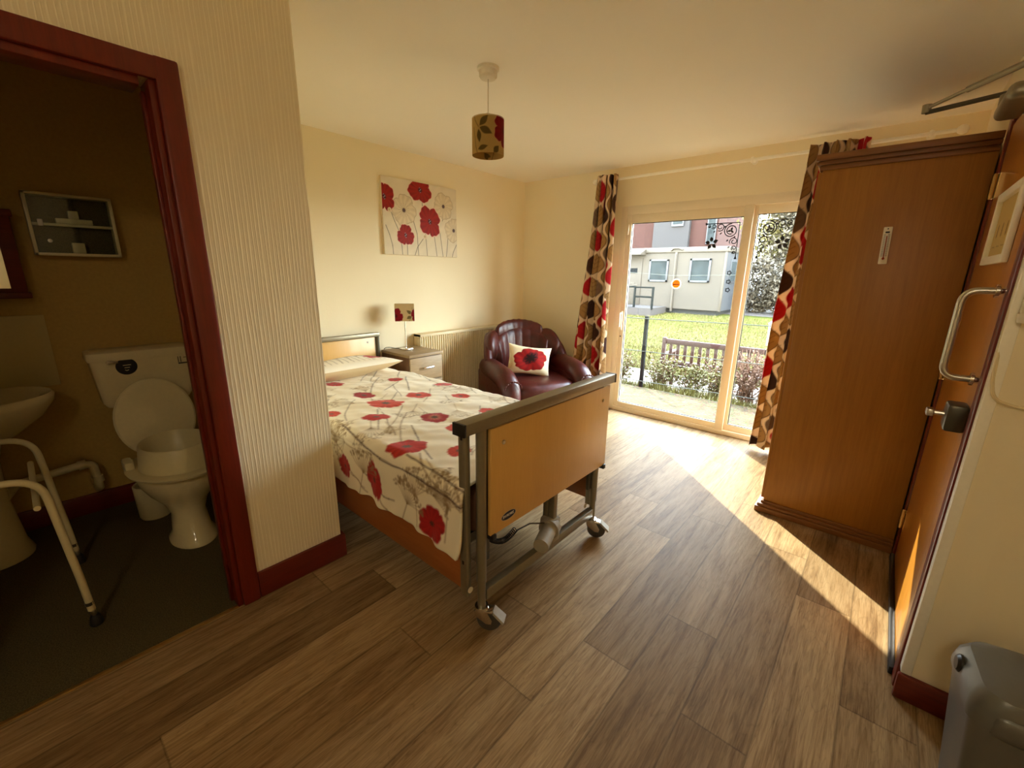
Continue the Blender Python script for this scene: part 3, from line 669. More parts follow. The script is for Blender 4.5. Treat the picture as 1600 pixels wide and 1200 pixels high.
# lifting motor with coiled cable
mt = obj('lift_column', MB().box(XF-.028, XF+.002, 1.515, 1.545, .18, .43, .003).box(XF-.06, XF-.03, 1.512, 1.538, .18, .43, .003), 'grey_metal', bed)
g = MB().box(XF-.065, XF+.015, 1.49, 1.565, .155, .285, .016)
mo = obj('motor', g, 'motor', bed)
obj('motor_barrel', MB().tube([(XF-.01, 1.50, .235), (XF+.035, 1.375, .225)], [.038, .036], 22), 'motor', mo)
obj('motor_flange', MB().tube([(XF-.02, 1.53, .237), (XF-.008, 1.492, .235)], [.05, .05], 22), 'motor', mo)
cc = []
for i in range(300):
    t_ = i/299; a = t_*2*PI*20; cc.append((XF-.02+.011*math.cos(a), 1.10+.16*t_, .375-.03*math.sin(PI*t_)-.03*t_+.011*math.sin(a)))
obj('coiled_cable', MB().tube(cc, .0022, 5).tube([cc[-1], (XF-.02, 1.36, .325), (XF-.02, 1.47, .275)], .0035, 6), 'black', bed)
# side boards
for y, s_ in ((1.005, -1), (1.955, 1)):
    y0, y1 = sorted((y, y+s_*.018))
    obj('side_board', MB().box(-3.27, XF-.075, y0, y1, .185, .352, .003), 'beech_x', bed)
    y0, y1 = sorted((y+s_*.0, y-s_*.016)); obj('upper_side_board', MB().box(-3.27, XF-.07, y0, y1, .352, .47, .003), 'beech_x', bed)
# head end
obj('headboard_panel', MB().box(-3.318, -3.30, 1.045, 2.01, .42, .868, .003), 'beech', bed)
hr = obj('headboard_rail', MB().box(-3.335, -3.28, 1.0, 2.05, .872, .905, .004), 'grey_metal', bed)
for y in (1.06, 2.02): obj('post', MB().lathe([(.018, .10), (.018, .872)], (-3.30, y+(.012 if y > 1.5 else -.012), 0), 14), 'dark_metal', bed)
for y in (1.12, 1.94): obj('screw_cap', MB().lathe([(.009, 0), (.006, .003)], (-3.30, y, .83), 12, 'x'), 'steel', bed)
obj('base_deck', MB().box(-3.27, XF-.08, 1.02, 1.94, .36, .40), 'dark_metal', bed)
tag(obj('mattress', MB().box(-3.26, XF-.045, 1.03, 1.93, .40, .60, .05), 'mattress'), 'dark red-brown mattress under the poppy duvet on the care bed', 'mattress')

# ---- duvet: cross-section wraps over the mattress; pattern painted in unrolled coordinates
nu, nv = 420, 300
topw = .99; YN, YF = .962, 1.992; drop = .262; S_ = drop*2+(YF-YN)
U = np.linspace(0, 1, nu); V = np.linspace(0, S_, nv); X0, X1 = -2.99, XF-.038
def sm_noise(x, y, seed, k=6):
    r = np.random.default_rng(seed); o = 0
    for i in range(k): a, b, c, d = r.uniform(2, 9), r.uniform(2, 9), r.uniform(0, 6), r.uniform(0, 6); o = o+np.sin(a*x+b*y*(1 if i % 2 else -1)+c)*np.sin(b*x*.7-a*y+d)
    return o/k
def duv(u, v):
    x = X0+(X1-X0)*u; rad = .055; zt = .658
    s = v-drop  # along y, 0..YF-YN is the top
    y = np.clip(YN+s, YN, YF); z = np.full_like(x, zt); W = YF-YN
    # rounded shoulders
    dn = np.clip(rad-s, 0, None); a = np.clip(dn/rad/1.0, 0, PI/2)
    y = np.where(s < rad, YN+rad-rad*np.sin(a), y); z = np.where(s < rad, zt-rad*(1-np.cos(a)), z)
    over = np.clip(dn-rad*PI/2, 0, None); z = z-over
    df = np.clip(s-(W-rad), 0, None); a2 = np.clip(df/rad, 0, PI/2)
    y = np.where(df > 0, YF-rad+rad*np.sin(a2), y); z = np.where(df > 0, zt-rad*(1-np.cos(a2)), z)
    over2 = np.clip(df-rad*PI/2, 0, None); z = z-over2
    ov = over+over2
    n1 = sm_noise(x*2.2, y*2.2, 3); n2 = sm_noise(x*6, y*5+z*5, 9)
    topm = np.clip(1-ov*8, 0, 1)
    z = z+topm*(.012*n1+.006*n2)+topm*.012*np.clip(1-((s-W/2)/(W/2))**2, 0, 1)
    side = np.where(s < W/2, -1, 1)
    y = y+side*ov*(.10*sm_noise(x*5, z*2, 5)+.05)+side*(ov > 0)*.005*np.sin(x*23)
    # hem is wavier and falls lower at the foot corner
    z = z-ov*.12*(np.clip((u-.85)/.15, 0, 1))+ov*.12*sm_noise(x*3, 0*x, 8)
    # rumple near pillow
    z = z+.012*np.clip(1-u*8, 0, 1)*np.sin(y*17+2)
    # rounded foot corners
    x = x-np.clip(ov/drop-.55, 0, 1)**2*.20*np.clip((u-.9)/.1, 0, 1)
    return np.stack([x, y, z], 1)
P, F, uv = grid(U, V, duv)
XY = np.stack([X0+(X1-X0)*uv[:, 0], YN+uv[:, 1]-drop], 1)     # unrolled: x, y (y<YN is the side drop)
o = gobj('duvet', P, F, 'duvet'); sd = o.modifiers.new('t', 'SOLIDIFY'); sd.thickness = .012; sd.offset = -1
p = Paint(XY, (248, 240, 218), .008); r = np.random.default_rng(11)
def stems(p, n, x0, x1, y0, y1, seed):
    r = np.random.default_rng(seed)
    for k in range(n):
        a = np.array((r.uniform(x0, x1), r.uniform(y0, y1))); L = r.uniform(.25, .5); an = r.uniform(-.55, .1)+(-.35)
        pts = []; cur = a.copy()
        for q in range(9): pts.append(tuple(cur)); cur = cur+np.array((math.cos(an), math.sin(an)))*L/8; an += r.uniform(-.1, .12)
        p.line(pts, r.uniform(.0035, .007), [(112, 84, 58), (150, 124, 88), (92, 66, 46)][k % 3], .85)
stems(p, 46, X0, X1, .72, 2.25, 3)
for k in range(44):
    b = (r.uniform(X0, X1), r.uniform(.70, 2.2)); an = r.uniform(-1.2, 1.4)+(PI if k % 3 == 0 else 0); L = r.uniform(.14, .26)
    p.umbel(b, (b[0]+math.cos(an)*L, b[1]+math.sin(an)*L), r.uniform(.6, 1.1), [(166, 142, 104), (184, 164, 126), (140, 118, 84)][k % 3], .75, int(r.integers(8, 13)), 100+k, .0036)
R1, R2, OR = (196, 44, 34), (168, 26, 30), (214, 70, 44)
FL = [(-2.378, 1.347, .085, .055, .2, R2), (-2.13, 1.342, .115, .085, .6, OR), (-2.134, 1.581, .085, .075, .4, OR), (-1.94, 1.76, .065, .05, .3, OR), (-2.587, 1.72, .06, .045, .5, R1), (-1.95, 1.166, .08, .05, .9, R1),
      (-2.19, 1.04, .05, .05, 0, OR), (-1.726, 1.377, .085, .07, .2, R2), (-1.519, 1.36, .06, .07, 0, OR), (-1.30, 1.165, .05, .06, 0, OR), (-1.518, 1.05, .10, .085, .7, R1), (-1.60, 1.66, .06, .05, .2, OR), (-2.75, 1.35, .07, .05, .4, R1), (-2.5, 1.1, .07, .05, .4, R2),
      (-1.36, 1.55, .07, .06, .5, R2), (-1.25, 1.85, .07, .06, .5, R1), (-2.25, 1.88, .07, .06, .5, R1), (-1.7, 2.12, .07, .06, .5, R2)]
for k, (x, y, a, b_, ro, cl_) in enumerate(FL): p.poppy((x, y), a, b_, ro, cl_, (128, 18, 22), (92, 74, 60), seed=k+20, pale=(196, 120, 96) if k in (7,) else None, cfrac=.22, notch=.17)
zz = .658
for k, (x, z, a, b_) in enumerate(((-1.92, .475, .07, .06), (-1.655, .485, .065, .095), (-1.235, .45, .085, .075), (-2.35, .50, .06, .07), (-2.7, .48, .06, .07))):
    p.poppy((x, YN-(zz-z)+.02), a, b_, .3*k, (182, 26, 26), (112, 12, 18), (80, 40, 30), seed=60+k, cfrac=.15, notch=.17)
for (x, y, an) in ((-1.45, .80, .9), (-1.15, .86, 1.6), (-1.78, .82, 1.1), (-1.98, .9, 2.0), (-1.32, .84, 2.0)):
    p.umbel((x, y-.12), (x+.2*math.cos(an)*.6, y-.12+.24*math.sin(an)), 1.15, (150, 124, 84), .8, 13, int(abs(x)*50), .0042)
p.line([(-2.0, 1.0), (-1.6, .93), (-1.3, .93), (-1.05, .90)], .008, (86, 58, 44)); p.line([(-1.45, 1.0), (-1.2, .98), (-1.06, .965)], .007, (86, 58, 44))
p.apply(o.data); tag(o, 'cream duvet printed with red poppies spread over the care bed', 'duvet')

# ---- pillow
def cushion_mesh(w, h, t, nu=90, nv=70, pinch=.06):
    out = []
    U = np.linspace(-1, 1, nu); V = np.linspace(-1, 1, nv)
    def side(sg):
        def fn(u, v):
            e = (1-abs(u)**2.6)*(1-abs(v)**2.6); d = np.clip(e, 0, 1)**.55
            x = u*w/2*(1-pinch*(1-abs(u)**2)*0-pinch*.9*(1-v*v)*abs(u)**3); y = v*h/2*(1-pinch*1.3*(1-u*u)*abs(v)**3)
            return np.stack([x, y, sg*d*t/2*(1+.10*np.sin(u*5+v*3)*e)], 1)
        return fn
    P1, F1, uv1 = grid(U, V, side(1)); P2, F2, uv2 = grid(U, V, side(-1))
    P = np.concatenate([P1, P2]); F = np.concatenate([F1, F2[:, ::-1]+len(P1)]); return P, F, np.concatenate([uv1*(w/2, h/2), uv2*(w/2, h/2)]), len(P1)
P, F, uv, n1 = cushion_mesh(.50, .80, .15, 90, 130)
rot = Matrix.Rotation(math.radians(-9), 3, 'Y')
P = np.array([rot @ Vector(q) for q in P])+np.array((-2.98, 1.50, .718))
o = gobj('pillow', P, F, 'duvet'); p = Paint(uv, (248, 240, 218), .008)
for k in range(20): yy = -.4+k*.042; p.line([(-.2, yy), (-.05, yy+.02), (.2, yy+.05)], .004, (128, 106, 74), .8)
for k in range(10): p.umbel((.22-.03*k % .1, -.38+k*.08), (.02, -.36+k*.08), .9, (150, 128, 92), .75, 9, k, .004)
p.poppy((.10, .24), .075, .09, .4, (190, 40, 32), seed=4); p.poppy((-.1, -.2), .075, .08, .4, (190, 40, 32), seed=5)
p.c[n1:] = lin((214, 190, 148)); p.apply(o.data); tag(o, 'flat poppy print pillow lying at the headboard end of the bed', 'pillow')

# ================================================================== NIGHTSTAND, LAMP, RADIATOR
ns = thing('bedside_cabinet', 'grey oak bedside cabinet with drawers beside the bed head', 'bedside cabinet', (-3.13, 2.29, 0))
xa, xb_, ya, yb_ = -3.345, -2.935, 2.10, 2.448
obj('body', MB().box(xa, xb_-.018, ya, yb_, .0, .715, .002), 'grey_oak_dark', ns)
obj('top', MB().box(xa, xb_+.004, ya-.006, yb_+.006, .716, .74, .002), 'grey_oak', ns)
for k, (z0, z1) in enumerate(((.505, .709), (.295, .499), (.06, .289))):
    dr = obj('drawer', MB().box(xb_-.017, xb_+.001, ya+.004, yb_-.002, z0, z1, .0015), 'grey_oak', ns)
    zc = (z0+z1)/2+.01; obj('handle', MB().tube(fillet([(xb_, ya+.13, zc), (xb_+.028, ya+.13, zc), (xb_+.028, yb_-.12, zc), (xb_, yb_-.12, zc)], .008), .006, 8).box(xb_+.020, xb_+.032, ya+.125, yb_-.115, zc-.008, zc+.008, .003), 'chrome', dr)
tl = thing('table_lamp', 'small table lamp with square poppy shade on the bedside cabinet', 'lamp', (-3.19, 2.25, .74))
obj('base', MB().box(-3.235, -3.145, 2.205, 2.295, .741, .757, .004), 'chrome', tl)
obj('stem', MB().tube([(-3.19, 2.25, .757), (-3.19, 2.25, 1.02)], .006, 10), 'chrome', tl)
def shade_box(w, z0, z1, cx, cy, name, parent, motif):
    h = w/2; ca, sa = math.cos(-.62), math.sin(-.62); cs = [(cx+ca*a-sa*b, cy+sa*a+ca*b) for a, b in ((h*.6, -h), (h*.6, h), (-h*.6, h), (-h*.6, -h))]; n = 40; pts = []
    for k in range(4):
        a, b = cs[k], cs[(k+1) % 4]
        for i in range(n): pts.append((a[0]+(b[0]-a[0])*i/n, a[1]+(b[1]-a[1])*i/n))
    pts.append(pts[0]); A = np.array(pts); N = len(A); V = np.linspace(z0, z1, 50)
    P, F, uv = grid(np.arange(N), V, lambda u, v: np.stack([A[u.astype(int), 0], A[u.astype(int), 1], v], 1))
    o = gobj(name, P, F, 'shade', parent, smooth=False); sd = o.modifiers.new('t', 'SOLIDIFY'); sd.thickness = .0015
    p = Paint(np.stack([uv[:, 0]*w/n, uv[:, 1]-z0], 1), (222, 200, 150), .003); motif(p); p.apply(o.data); return o
def lampmotif(p):
    for k in range(4):
        x = k*.185; p.poppy((x+.01, .045), .062, .075, .2, (150, 14, 30), (110, 8, 24), (90, 10, 20), seed=k, outline=(226, 202, 160))
        for (a, b) in (((x+.145, .06), (x+.10, .095)), ((x+.150, .06), (x+.165, .11)), ((x+.14, .045), (x+.10, .02))): p.leaf(a, b, .014, (122, 108, 70))
        p.line([(x+.15, .12), (x+.148, .05), (x+.12, 0)], .003, (122, 108, 70))
shade_box(.165, 1.000, 1.145, -3.19, 2.25, 'lamp_shade', tl, lampmotif)
obj('bulb_holder', MB().tube([(-3.19, 2.25, 1.02), (-3.19, 2.25, 1.135)], .014, 12).tube([(-3.235, 2.19, 1.13), (-3.145, 2.31, 1.13)], .0015, 5), 'white_plastic', tl)
obj('power_cord', MB().tube(fillet([(-3.235, 2.24, .748), (-3.27, 2.19, .75), (-3.30, 2.14, .765), (-3.345, 2.12, .75), (-3.36, 2.11, .5)], .03), .003, 6), 'black', tl)

rd = thing('radiator', 'cream ribbed panel radiator on the wall behind the maroon armchair', 'radiator', (-3.30, 3.06, .13))
y0, y1 = 2.464, 3.70
rb = MB(); n = 44; pro = []
for i in range(n):
    a = y0+.02+(y1-y0-.04)*i/n; w_ = (y1-y0-.04)/n
    pro += [(-3.262, a), (-3.262, a+w_*.35), (-3.274, a+w_*.5), (-3.274, a+w_*.85)]
pro += [(-3.262, y1-.02), (-3.30, y1-.02), (-3.30, y0+.02)]
rb.prism(pro, .15, .825, 'z'); obj('front_panel', rb, 'radiator', rd, ang=20)
obj('top_grille', MB().box(-3.362, -3.258, y0, y1, .822, .848, .003), 'radiator', rd)
for y in (y0, y1-.008): obj('side_cover', MB().box(-3.362, -3.26, y, y+.008, .14, .846, .002), 'radiator', rd)
obj('back_panel', MB().box(-3.365, -3.35, y0+.03, y1-.03, .15, .82), 'radiator', rd)
for y in (2.6, 3.55): obj('pipe', MB().tube([(-3.31, y, .16), (-3.31, y, 0.0)], .0075, 8), 'radiator', rd)
tag(obj('wall_socket', MB().box(-3.37, -3.36, 2.10, 2.24, .28, .365, .006), 'white_plastic'), 'white double wall socket low on the wall beside the bedside cabinet', 'socket')

# ================================================================== ARMCHAIR
AC = thing('armchair', 'maroon leather armchair with rolled arms in front of the radiator', 'armchair', (-2.64, 3.33, 0), math.radians(65))
AC.scale = (.95,)*3
def shell(secs):   # lofted closed rings
    return MB().loft(secs)
def superring(cx, cy, z, rx, ry, n=28, p=2.6, tilt=0):
    out = []
    for i in range(n):
        a = 2*PI*i/n; c, s_ = math.cos(a), math.sin(a)
        out.append((cx+rx*abs(c)**(2/p)*math.copysign(1, c), cy+ry*abs(s_)**(2/p)*math.copysign(1, s_), z+tilt*s_))
    return out
# outer wrap-around back shell (horseshoe), local front = -y
def horseshoe(name, hs, ro, ri, z0, parent, puff=0.0, a0=-14, a1=194, n=64, nk=14, ribs=0):
    """hs(a) top height by angle, thickness between radii"""
    vs = []; fs = []; prof = []
    for i in range(n+1):
        t_ = i/n; a = math.radians(a0+(a1-a0)*t_); c, s_ = math.cos(a), math.sin(a); H = hs(a)
        rr = ro(a); rin = ri(a); ring = []
        for k in range(nk+1):       # outer face bottom -> top -> inner face bottom, rounded top
            q = k/nk
            if q < .4: r_ = rr*(.93+.07*(q/.4)); z = z0+(H-z0-.05)*(q/.4)
            elif q < .6: b = (q-.4)/.2*PI; m_ = (rr+rin)/2; w_ = (rr-rin)/2; r_ = m_+w_*math.cos(b); z = H-.05+w_*math.sin(b)*.9
            else: b = (q-.6)/.4; r_ = rin-(.03*math.sin(b*PI)*(1+puff)); z = (H-.05)+(z0+.0-(H-.05))*b
            if ribs and q > .45: r_ += .010*abs(math.sin(t_*ribs*PI))**.5*(-1)
            ring.append((r_*c*1.0, r_*s_*.92, z))
        prof.append(ring)
    b = MB().loft(prof); return obj(name, b, 'leather', parent, world=False, ang=180)
def hs(a):
    s_ = math.sin(a)    # 1 at the back centre
    return .58+.36*max(0, min(1, (s_+.05)/.75))**.75 if s_ > -.05 else .58
back = horseshoe('back_shell', lambda a: .54+.36*max(0, min(1, (math.sin(a)+.02)/.6))**.6, lambda a: .49, lambda a: .40, .05, AC)
horseshoe('backrest', lambda a: .80+.13*max(0, math.sin(a)-.5)/.5, lambda a: .44, lambda a: .32, .42, AC, a0=28, a1=152, ribs=7)
# head roll: pleated padded roll at the top of the back
vs = []; rings = []
for i in range(41):
    t_ = i/40; a = math.radians(43+94*t_); e = math.sin(PI*t_)**.28*.88+.12; pl = 1-.05*abs(math.sin(t_*PI*9))
    ring = []
    for k in range(16):
        q = 2*PI*k/16; rr = .375+.055*math.cos(q)*e*pl; z = .87+(.11*math.sin(q))*e*pl+.025*math.sin(PI*t_)
        ring.append((rr*math.cos(a)*1.02, rr*math.sin(a)*.92+.0, z))
    rings.append(ring)
obj('head_cushion', MB().loft(rings), 'leather', AC, world=False, ang=180)
# side wings swelling between back and arm
for sg in (-1, 1):
    rings = []
    for i in range(21):
        t_ = i/20; a = math.radians(12+44*t_); e = math.sin(PI*min(1, t_*.9+.08))**.5
        ring = []
        for k in range(14):
            q = 2*PI*k/14; rr = .395+.075*math.cos(q)*e; z = .68+.10*t_+(.17*math.sin(q))*e
            ring.append((sg*rr*math.cos(a)*1.05, rr*math.sin(a)*.95, z))
        rings.append(ring)
    obj('wing_pad', MB().loft(rings), 'leather', AC, world=False, ang=180)
    # arm: fat roll curving down at the front
    rings = []
    path = [(.415, .22, .53, .085, .09), (.42, .10, .545, .10, .10), (.425, -.05, .54, .105, .10), (.425, -.20, .53, .108, .10), (.42, -.32, .515, .11, .10), (.415, -.40, .48, .105, .095), (.41, -.455, .41, .10, .075), (.41, -.47, .32, .095, .06), (.41, -.465, .22, .09, .055), (.41, -.45, .08, .085, .05)]
    for i, (x, y, z, rx, rz_) in enumerate(path):
        a = Vector(path[max(0, i-1)][:3]); b_ = Vector(path[min(len(path)-1, i+1)][:3]); d = (b_-a).normalized(); up = Vector((1, 0, 0)); w_ = d.cross(up).normalized()
        ring = []
        for k in range(20):
            q = 2*PI*k/20; o_ = up*math.cos(q)*rx+w_*math.sin(q)*rz_*(1-.0); ring.append((sg*(x+o_.x), y+o_.y, z+o_.z))
        rings.append(ring)
    obj('arm', MB().loft(rings), 'leather', AC, world=False, ang=180, sub=1)
    obj('arm_side', MB().box(sg*.41-.085, sg*.41+.085, -.43, .25, .05, .52, .04), 'leather', AC, world=False, ang=60)
    # pleated piping down the arm front
    pp = []
    for k in range(60):
        t_ = k/59; a = PI*t_; pp.append((sg*.41+.085*math.cos(a)*(1 if t_ < 1 else 1), -.505-.004*math.sin(k*2.6), .44+.075*math.sin(a)))
    obj('piping', MB().tube(pp, .008, 6), 'leather', AC, world=False)
obj('front_rail', MB().box(-.37, .37, -.44, -.30, .05, .30, .03), 'leather', AC, world=False, ang=60)
rings = [superring(0, -.08, z, rx, ry, 36, 4) for z, rx, ry in ((.27, .36, .37), (.30, .375, .395), (.36, .38, .405), (.42, .37, .395), (.445, .34, .36), (.458, .26, .28), (.462, .10, .12))]
obj('seat_cushion', MB().loft(rings), 'leather', AC, world=False, ang=180)
for x in (-.38, .38):
    for y in (-.38, .34): obj('foot', MB().lathe([(.025, 0), (.03, .06)], (x, y, 0), 14), 'black', AC, world=False)
# poppy cushion leaning on the armchair back
P, F, uv, n1 = cushion_mesh(.44, .30, .13, 120, 90, .10)
o = gobj('cushion', P, F, 'cushion', None, loc=None)
# ------ place it: stand it up, face the armchair's front
me = o.data; o.location = (-2.60, 3.30, .56)
p = Paint(uv, (238, 224, 188), .005); p.poppy((0, .005), .182, .122, .15, (158, 22, 18), (88, 8, 10), (34, 16, 12), seed=9, cfrac=.26, notch=.14)
p.poppy((0.0, .02), .09, .055, .6, (104, 14, 14), (60, 8, 10), (30, 14, 12), seed=19, cfrac=.62, notch=.2); p.c[n1:] = lin((222, 206, 170)); p.apply(me)
bb = np.array([v.co[:] for v in me.vertices]); cz = (bb[:, 2].min()+bb[:, 2].max())/2
me.transform(Matrix.Translation((0, 0, -cz)))
o.matrix_world = Matrix.Translation((-2.585, 3.26, .585)) @ Matrix.Rotation(math.radians(52), 4, 'Z') @ Matrix.Rotation(math.radians(74), 4, 'X') @ Matrix.Rotation(math.radians(-8), 4, 'Z')
tag(o, 'cream cushion with one big red poppy on the maroon armchair', 'cushion')

# ================================================================== PICTURE + PENDANT
cv = thing('canvas_picture', 'canvas print of red and white poppies on the wall above the bedside cabinet', 'picture', (XL, 2.6, 1.87))
y0, y1, z0, z1 = 2.185, 3.015, 1.562, 2.188
obj('canvas_stretcher', MB().box(XL, XL+.028, y0, y1, z0, z1, .003), 'canvas_side', cv)
P, F, uv = grid(np.linspace(y0+.002, y1-.002, 330), np.linspace(z0+.002, z1-.002, 260), lambda u, v: np.stack([u*0+XL+.0292, u, v], 1))
o = gobj('painted_face', P, F, 'canvas', cv); W_, H_ = y1-y0, z1-z0; Q = np.stack([(uv[:, 0]-y0)/W_*1.33, (uv[:, 1]-z0)/H_], 1)
p = Paint(Q, (226, 214, 188), .006); r = np.random.default_rng(2)
p.c *= (1+.10*sm_noise(Q[:, 0]*3, Q[:, 1]*3, 4))[:, None]
def pq(u, v): return (u*1.33, v)          # u,v in 0..1 from the bottom left
st = (78, 66, 52)
for pts in ([(.03, .38), (.07, .26), (.10, .12), (.105, 0)], [(.10, .56), (.14, .44), (.19, .31), (.215, .12), (.22, 0)], [(.285, .18), (.285, 0)], [(.30, .60), (.37, .50), (.42, .3), (.43, 0)], [(.50, .8), (.505, .62)], [(.535, .32), (.55, .0)], [(.38, 0), (.42, .12), (.50, .24)], [(.66, .28), (.69, .0)], [(.74, .36), (.78, 0)], [(.83, .68), (.78, .52)], [(.86, .28), (.83, 0)], [(.99, .19), (.94, .08), (.92, 0)]):
    p.line([pq(*q) for q in pts], .009, st, .9)
wh, wd = (226, 210, 178), (190, 172, 138)
for k, (u, v, a) in enumerate(((.26, .60, .21), (.80, .73, .19), (.95, .40, .18))):
    p.poppy(pq(u, v), a, a*1.0, .3*k, wh, wd, (110, 84, 60), 4, k+3, outline=(190, 170, 138), cfrac=.13, notch=.22)
    for q in range(16): an = q*2*PI/16; p.line([pq(u, v), (u*1.33+math.cos(an)*a*.45, v+math.sin(an)*a*.45)], .006, (120, 92, 66), .35)
    p.disc(pq(u, v), .025, (96, 76, 78))
rd_, rk = (160, 24, 12), (92, 10, 8)
for k, (u, v, a, b_, ro, npt) in enumerate(((.03, .74, .17, .20, .4, 4), (.48, .90, .22, .18, 0, 3), (.60, .49, .205, .235, .5, 4), (.27, .27, .15, .155, 1.57, 3))):
    p.poppy(pq(u, v), a, b_, ro, rd_, rk, (64, 14, 14), npt, k+31, outline=(236, 196, 176), cfrac=.16)
    for q in range(14): p.disc((u*1.33+math.cos(q)*.03*(q % 3)/2, v+math.sin(q)*.03*(q % 3)/2), .006, (150, 130, 140), .8)
for (u, v) in ((.085, .58), (.53, .27)): p.disc(pq(u, v), .032, (220, 200, 166)); p.disc((u*1.33-.008, v+.004), .016, (190, 168, 130))
p.apply(o.data)
pn = thing('pendant_lamp', 'ceiling pendant with a drum shade of poppies and leaves', 'lamp', (-1.73, 1.79, ZC))
obj('ceiling_rose', MB().lathe([(.055, 0), (.055, -.012), (.046, -.016), (.046, -.04), (.038, -.05), (.012, -.052), (.0, -.052)], (-1.73, 1.79, ZC), 28), 'white_plastic', pn)
obj('flex', MB().tube([(-1.73, 1.79, 2.37), (-1.73, 1.79, 2.20)], .003, 8), 'white_plastic', pn)
obj('lamp_holder', MB().lathe([(.0, 2.215), (.012, 2.214), (.018, 2.195), (.02, 2.15), (.0, 2.15)], (-1.73, 1.79, 0), 18), 'white_plastic', pn)
n = 160; R_ = .083
P, F, uv = grid(np.linspace(0, 2*PI, n+1), np.linspace(2.015, 2.188, 60), lambda u, v: np.stack([-1.73+R_*np.cos(u), 1.79+R_*np.sin(u), v], 1))
o = gobj('lamp_shade', P, F, 'shade', pn); sd = o.modifiers.new('t', 'SOLIDIFY'); sd.thickness = .0015
S = (uv[:, 0]-(math.atan2(-1.79, 1.73))) ; S = (S+PI) % (2*PI)-PI; p = Paint(np.stack([S*R_, uv[:, 1]-2.015], 1), (196, 164, 96), .003)
# s<0 is to the left in view, s=0 faces the camera
gr = (104, 84, 38)
for off in (0, .30, -.30):
    p.poppy((off+.098, .115), .072, .085, .1, (140, 6, 20), (110, 2, 14), (120, 4, 16), seed=3, outline=(214, 160, 110))
    p.line([(off-.085, .185), (off-.075, .15), (off-.052, .118)], .003, (90, 68, 30)); p.line([(off-.085, .12), (off-.07, .03), (off-.06, 0)], .003, (90, 68, 30))
    p.leaf((off-.045, .122), (off+.0, .168), .016, gr); p.leaf((off-.045, .115), (off+.022, .085), .017, gr); p.leaf((off-.052, .108), (off-.045, .045), .013, gr)
    p.leaf((off-.055, .015), (off+.0, .03), .012, gr); p.leaf((off+.03, .0), (off+.06, .035), .015, gr)
p.apply(o.data)
obj('shade_ring', MB().tube(arc((-1.73, 1.79, 2.185), .082, 0, 360, 48, 'xy')[:-1], .0018, 5, closed=True).tube([(-1.812, 1.79, 2.185), (-1.648, 1.79, 2.185)], .0015, 5).tube([(-1.73, 1.708, 2.185), (-1.73, 1.872, 2.185)], .0015, 5), 'white_plastic', pn)

# ================================================================== WARDROBE etc
wd_ = thing('wardrobe', 'tall oak laminate wardrobe standing between the entrance door and the patio window', 'wardrobe', (-.07, 3.33, 0))
xa, xb_, ya, yb_ = -.375, .246, 2.872, 3.80
obj('body', MB().box(xa, xb_, ya, yb_, .06, 1.985, .003), 'wardrobe', wd_)
cr = MB().prism([(xa-.012, 1.955), (xa-.016, 1.975), (xa-.028, 1.985), (xa-.034, 2.01), (xa-.034, 2.028), (xb_, 2.028), (xb_, 1.955)], ya-.0, yb_, 'y')
for (d, a, b_) in ((.010, 1.955, 1.978), (.022, 1.978, 1.998), (.032, 1.998, 2.028)): cr.box(xa-d, xb_, ya-d, ya+.01, a, b_, .003)
obj('cornice', cr, 'wardrobe_x', wd_)
pb = MB()
for (d, a, b_) in ((.038, 0, .035), (.028, .034, .052), (.012, .05, .068)): pb.box(xa-d, xb_, ya-d, yb_, a, b_, .004)
obj('plinth', pb, 'wardrobe_x', wd_)
for k in range(2):
    y = ya+.01+k*.46; dd = obj('wardrobe_door', MB().box(xa-.018, xa, y, y+.45, .08, 1.95, .002), 'wardrobe', wd_)
    obj('knob', MB().lathe([(.006, 0), (.006, -.015), (.014, -.02), (.012, -.03), (0, -.032)], (xa-.018, y+(.41 if k == 0 else .04), 1.05), 16, 'x'), 'steel', dd)
tm = thing('thermometer', 'white wall thermometer fixed to the side of the wardrobe', 'thermometer', (-.06, ya, 1.5))
mtx = Matrix.Translation((-.060, ya, 1.578)) @ Matrix.Rotation(math.radians(-2.0), 4, 'Y')
b = MB(); b.xf = mtx; b.box(-.017, .017, -.009, 0, -.087, .087, .003); obj('backplate', b, 'white_plastic', tm)
b = MB(); b.xf = mtx; b.tube([(0, -.011, -.06), (0, -.011, .045)], .0018, 8).lathe([(.0, -.068), (.005, -.064), (.005, -.058), (0, -.054)], (0, -.011, 0), 10); obj('glass_tube', b, 'orange', tm)
b = MB(); b.xf = mtx
for k in range(22):
    z = -.05+k*.0048; b.box(-.013, -.004, -.0097, -.009, z, z+.0014).box(.004, .012, -.0097, -.009, z, z+.0014)
b.box(-.008, .008, -.0097, -.009, .058, .066); b.lathe([(.003, -.0098), (.003, -.009)], (0, 0, .078), 10, 'y'); obj('scale_marks', b, 'black', tm, smooth=False)

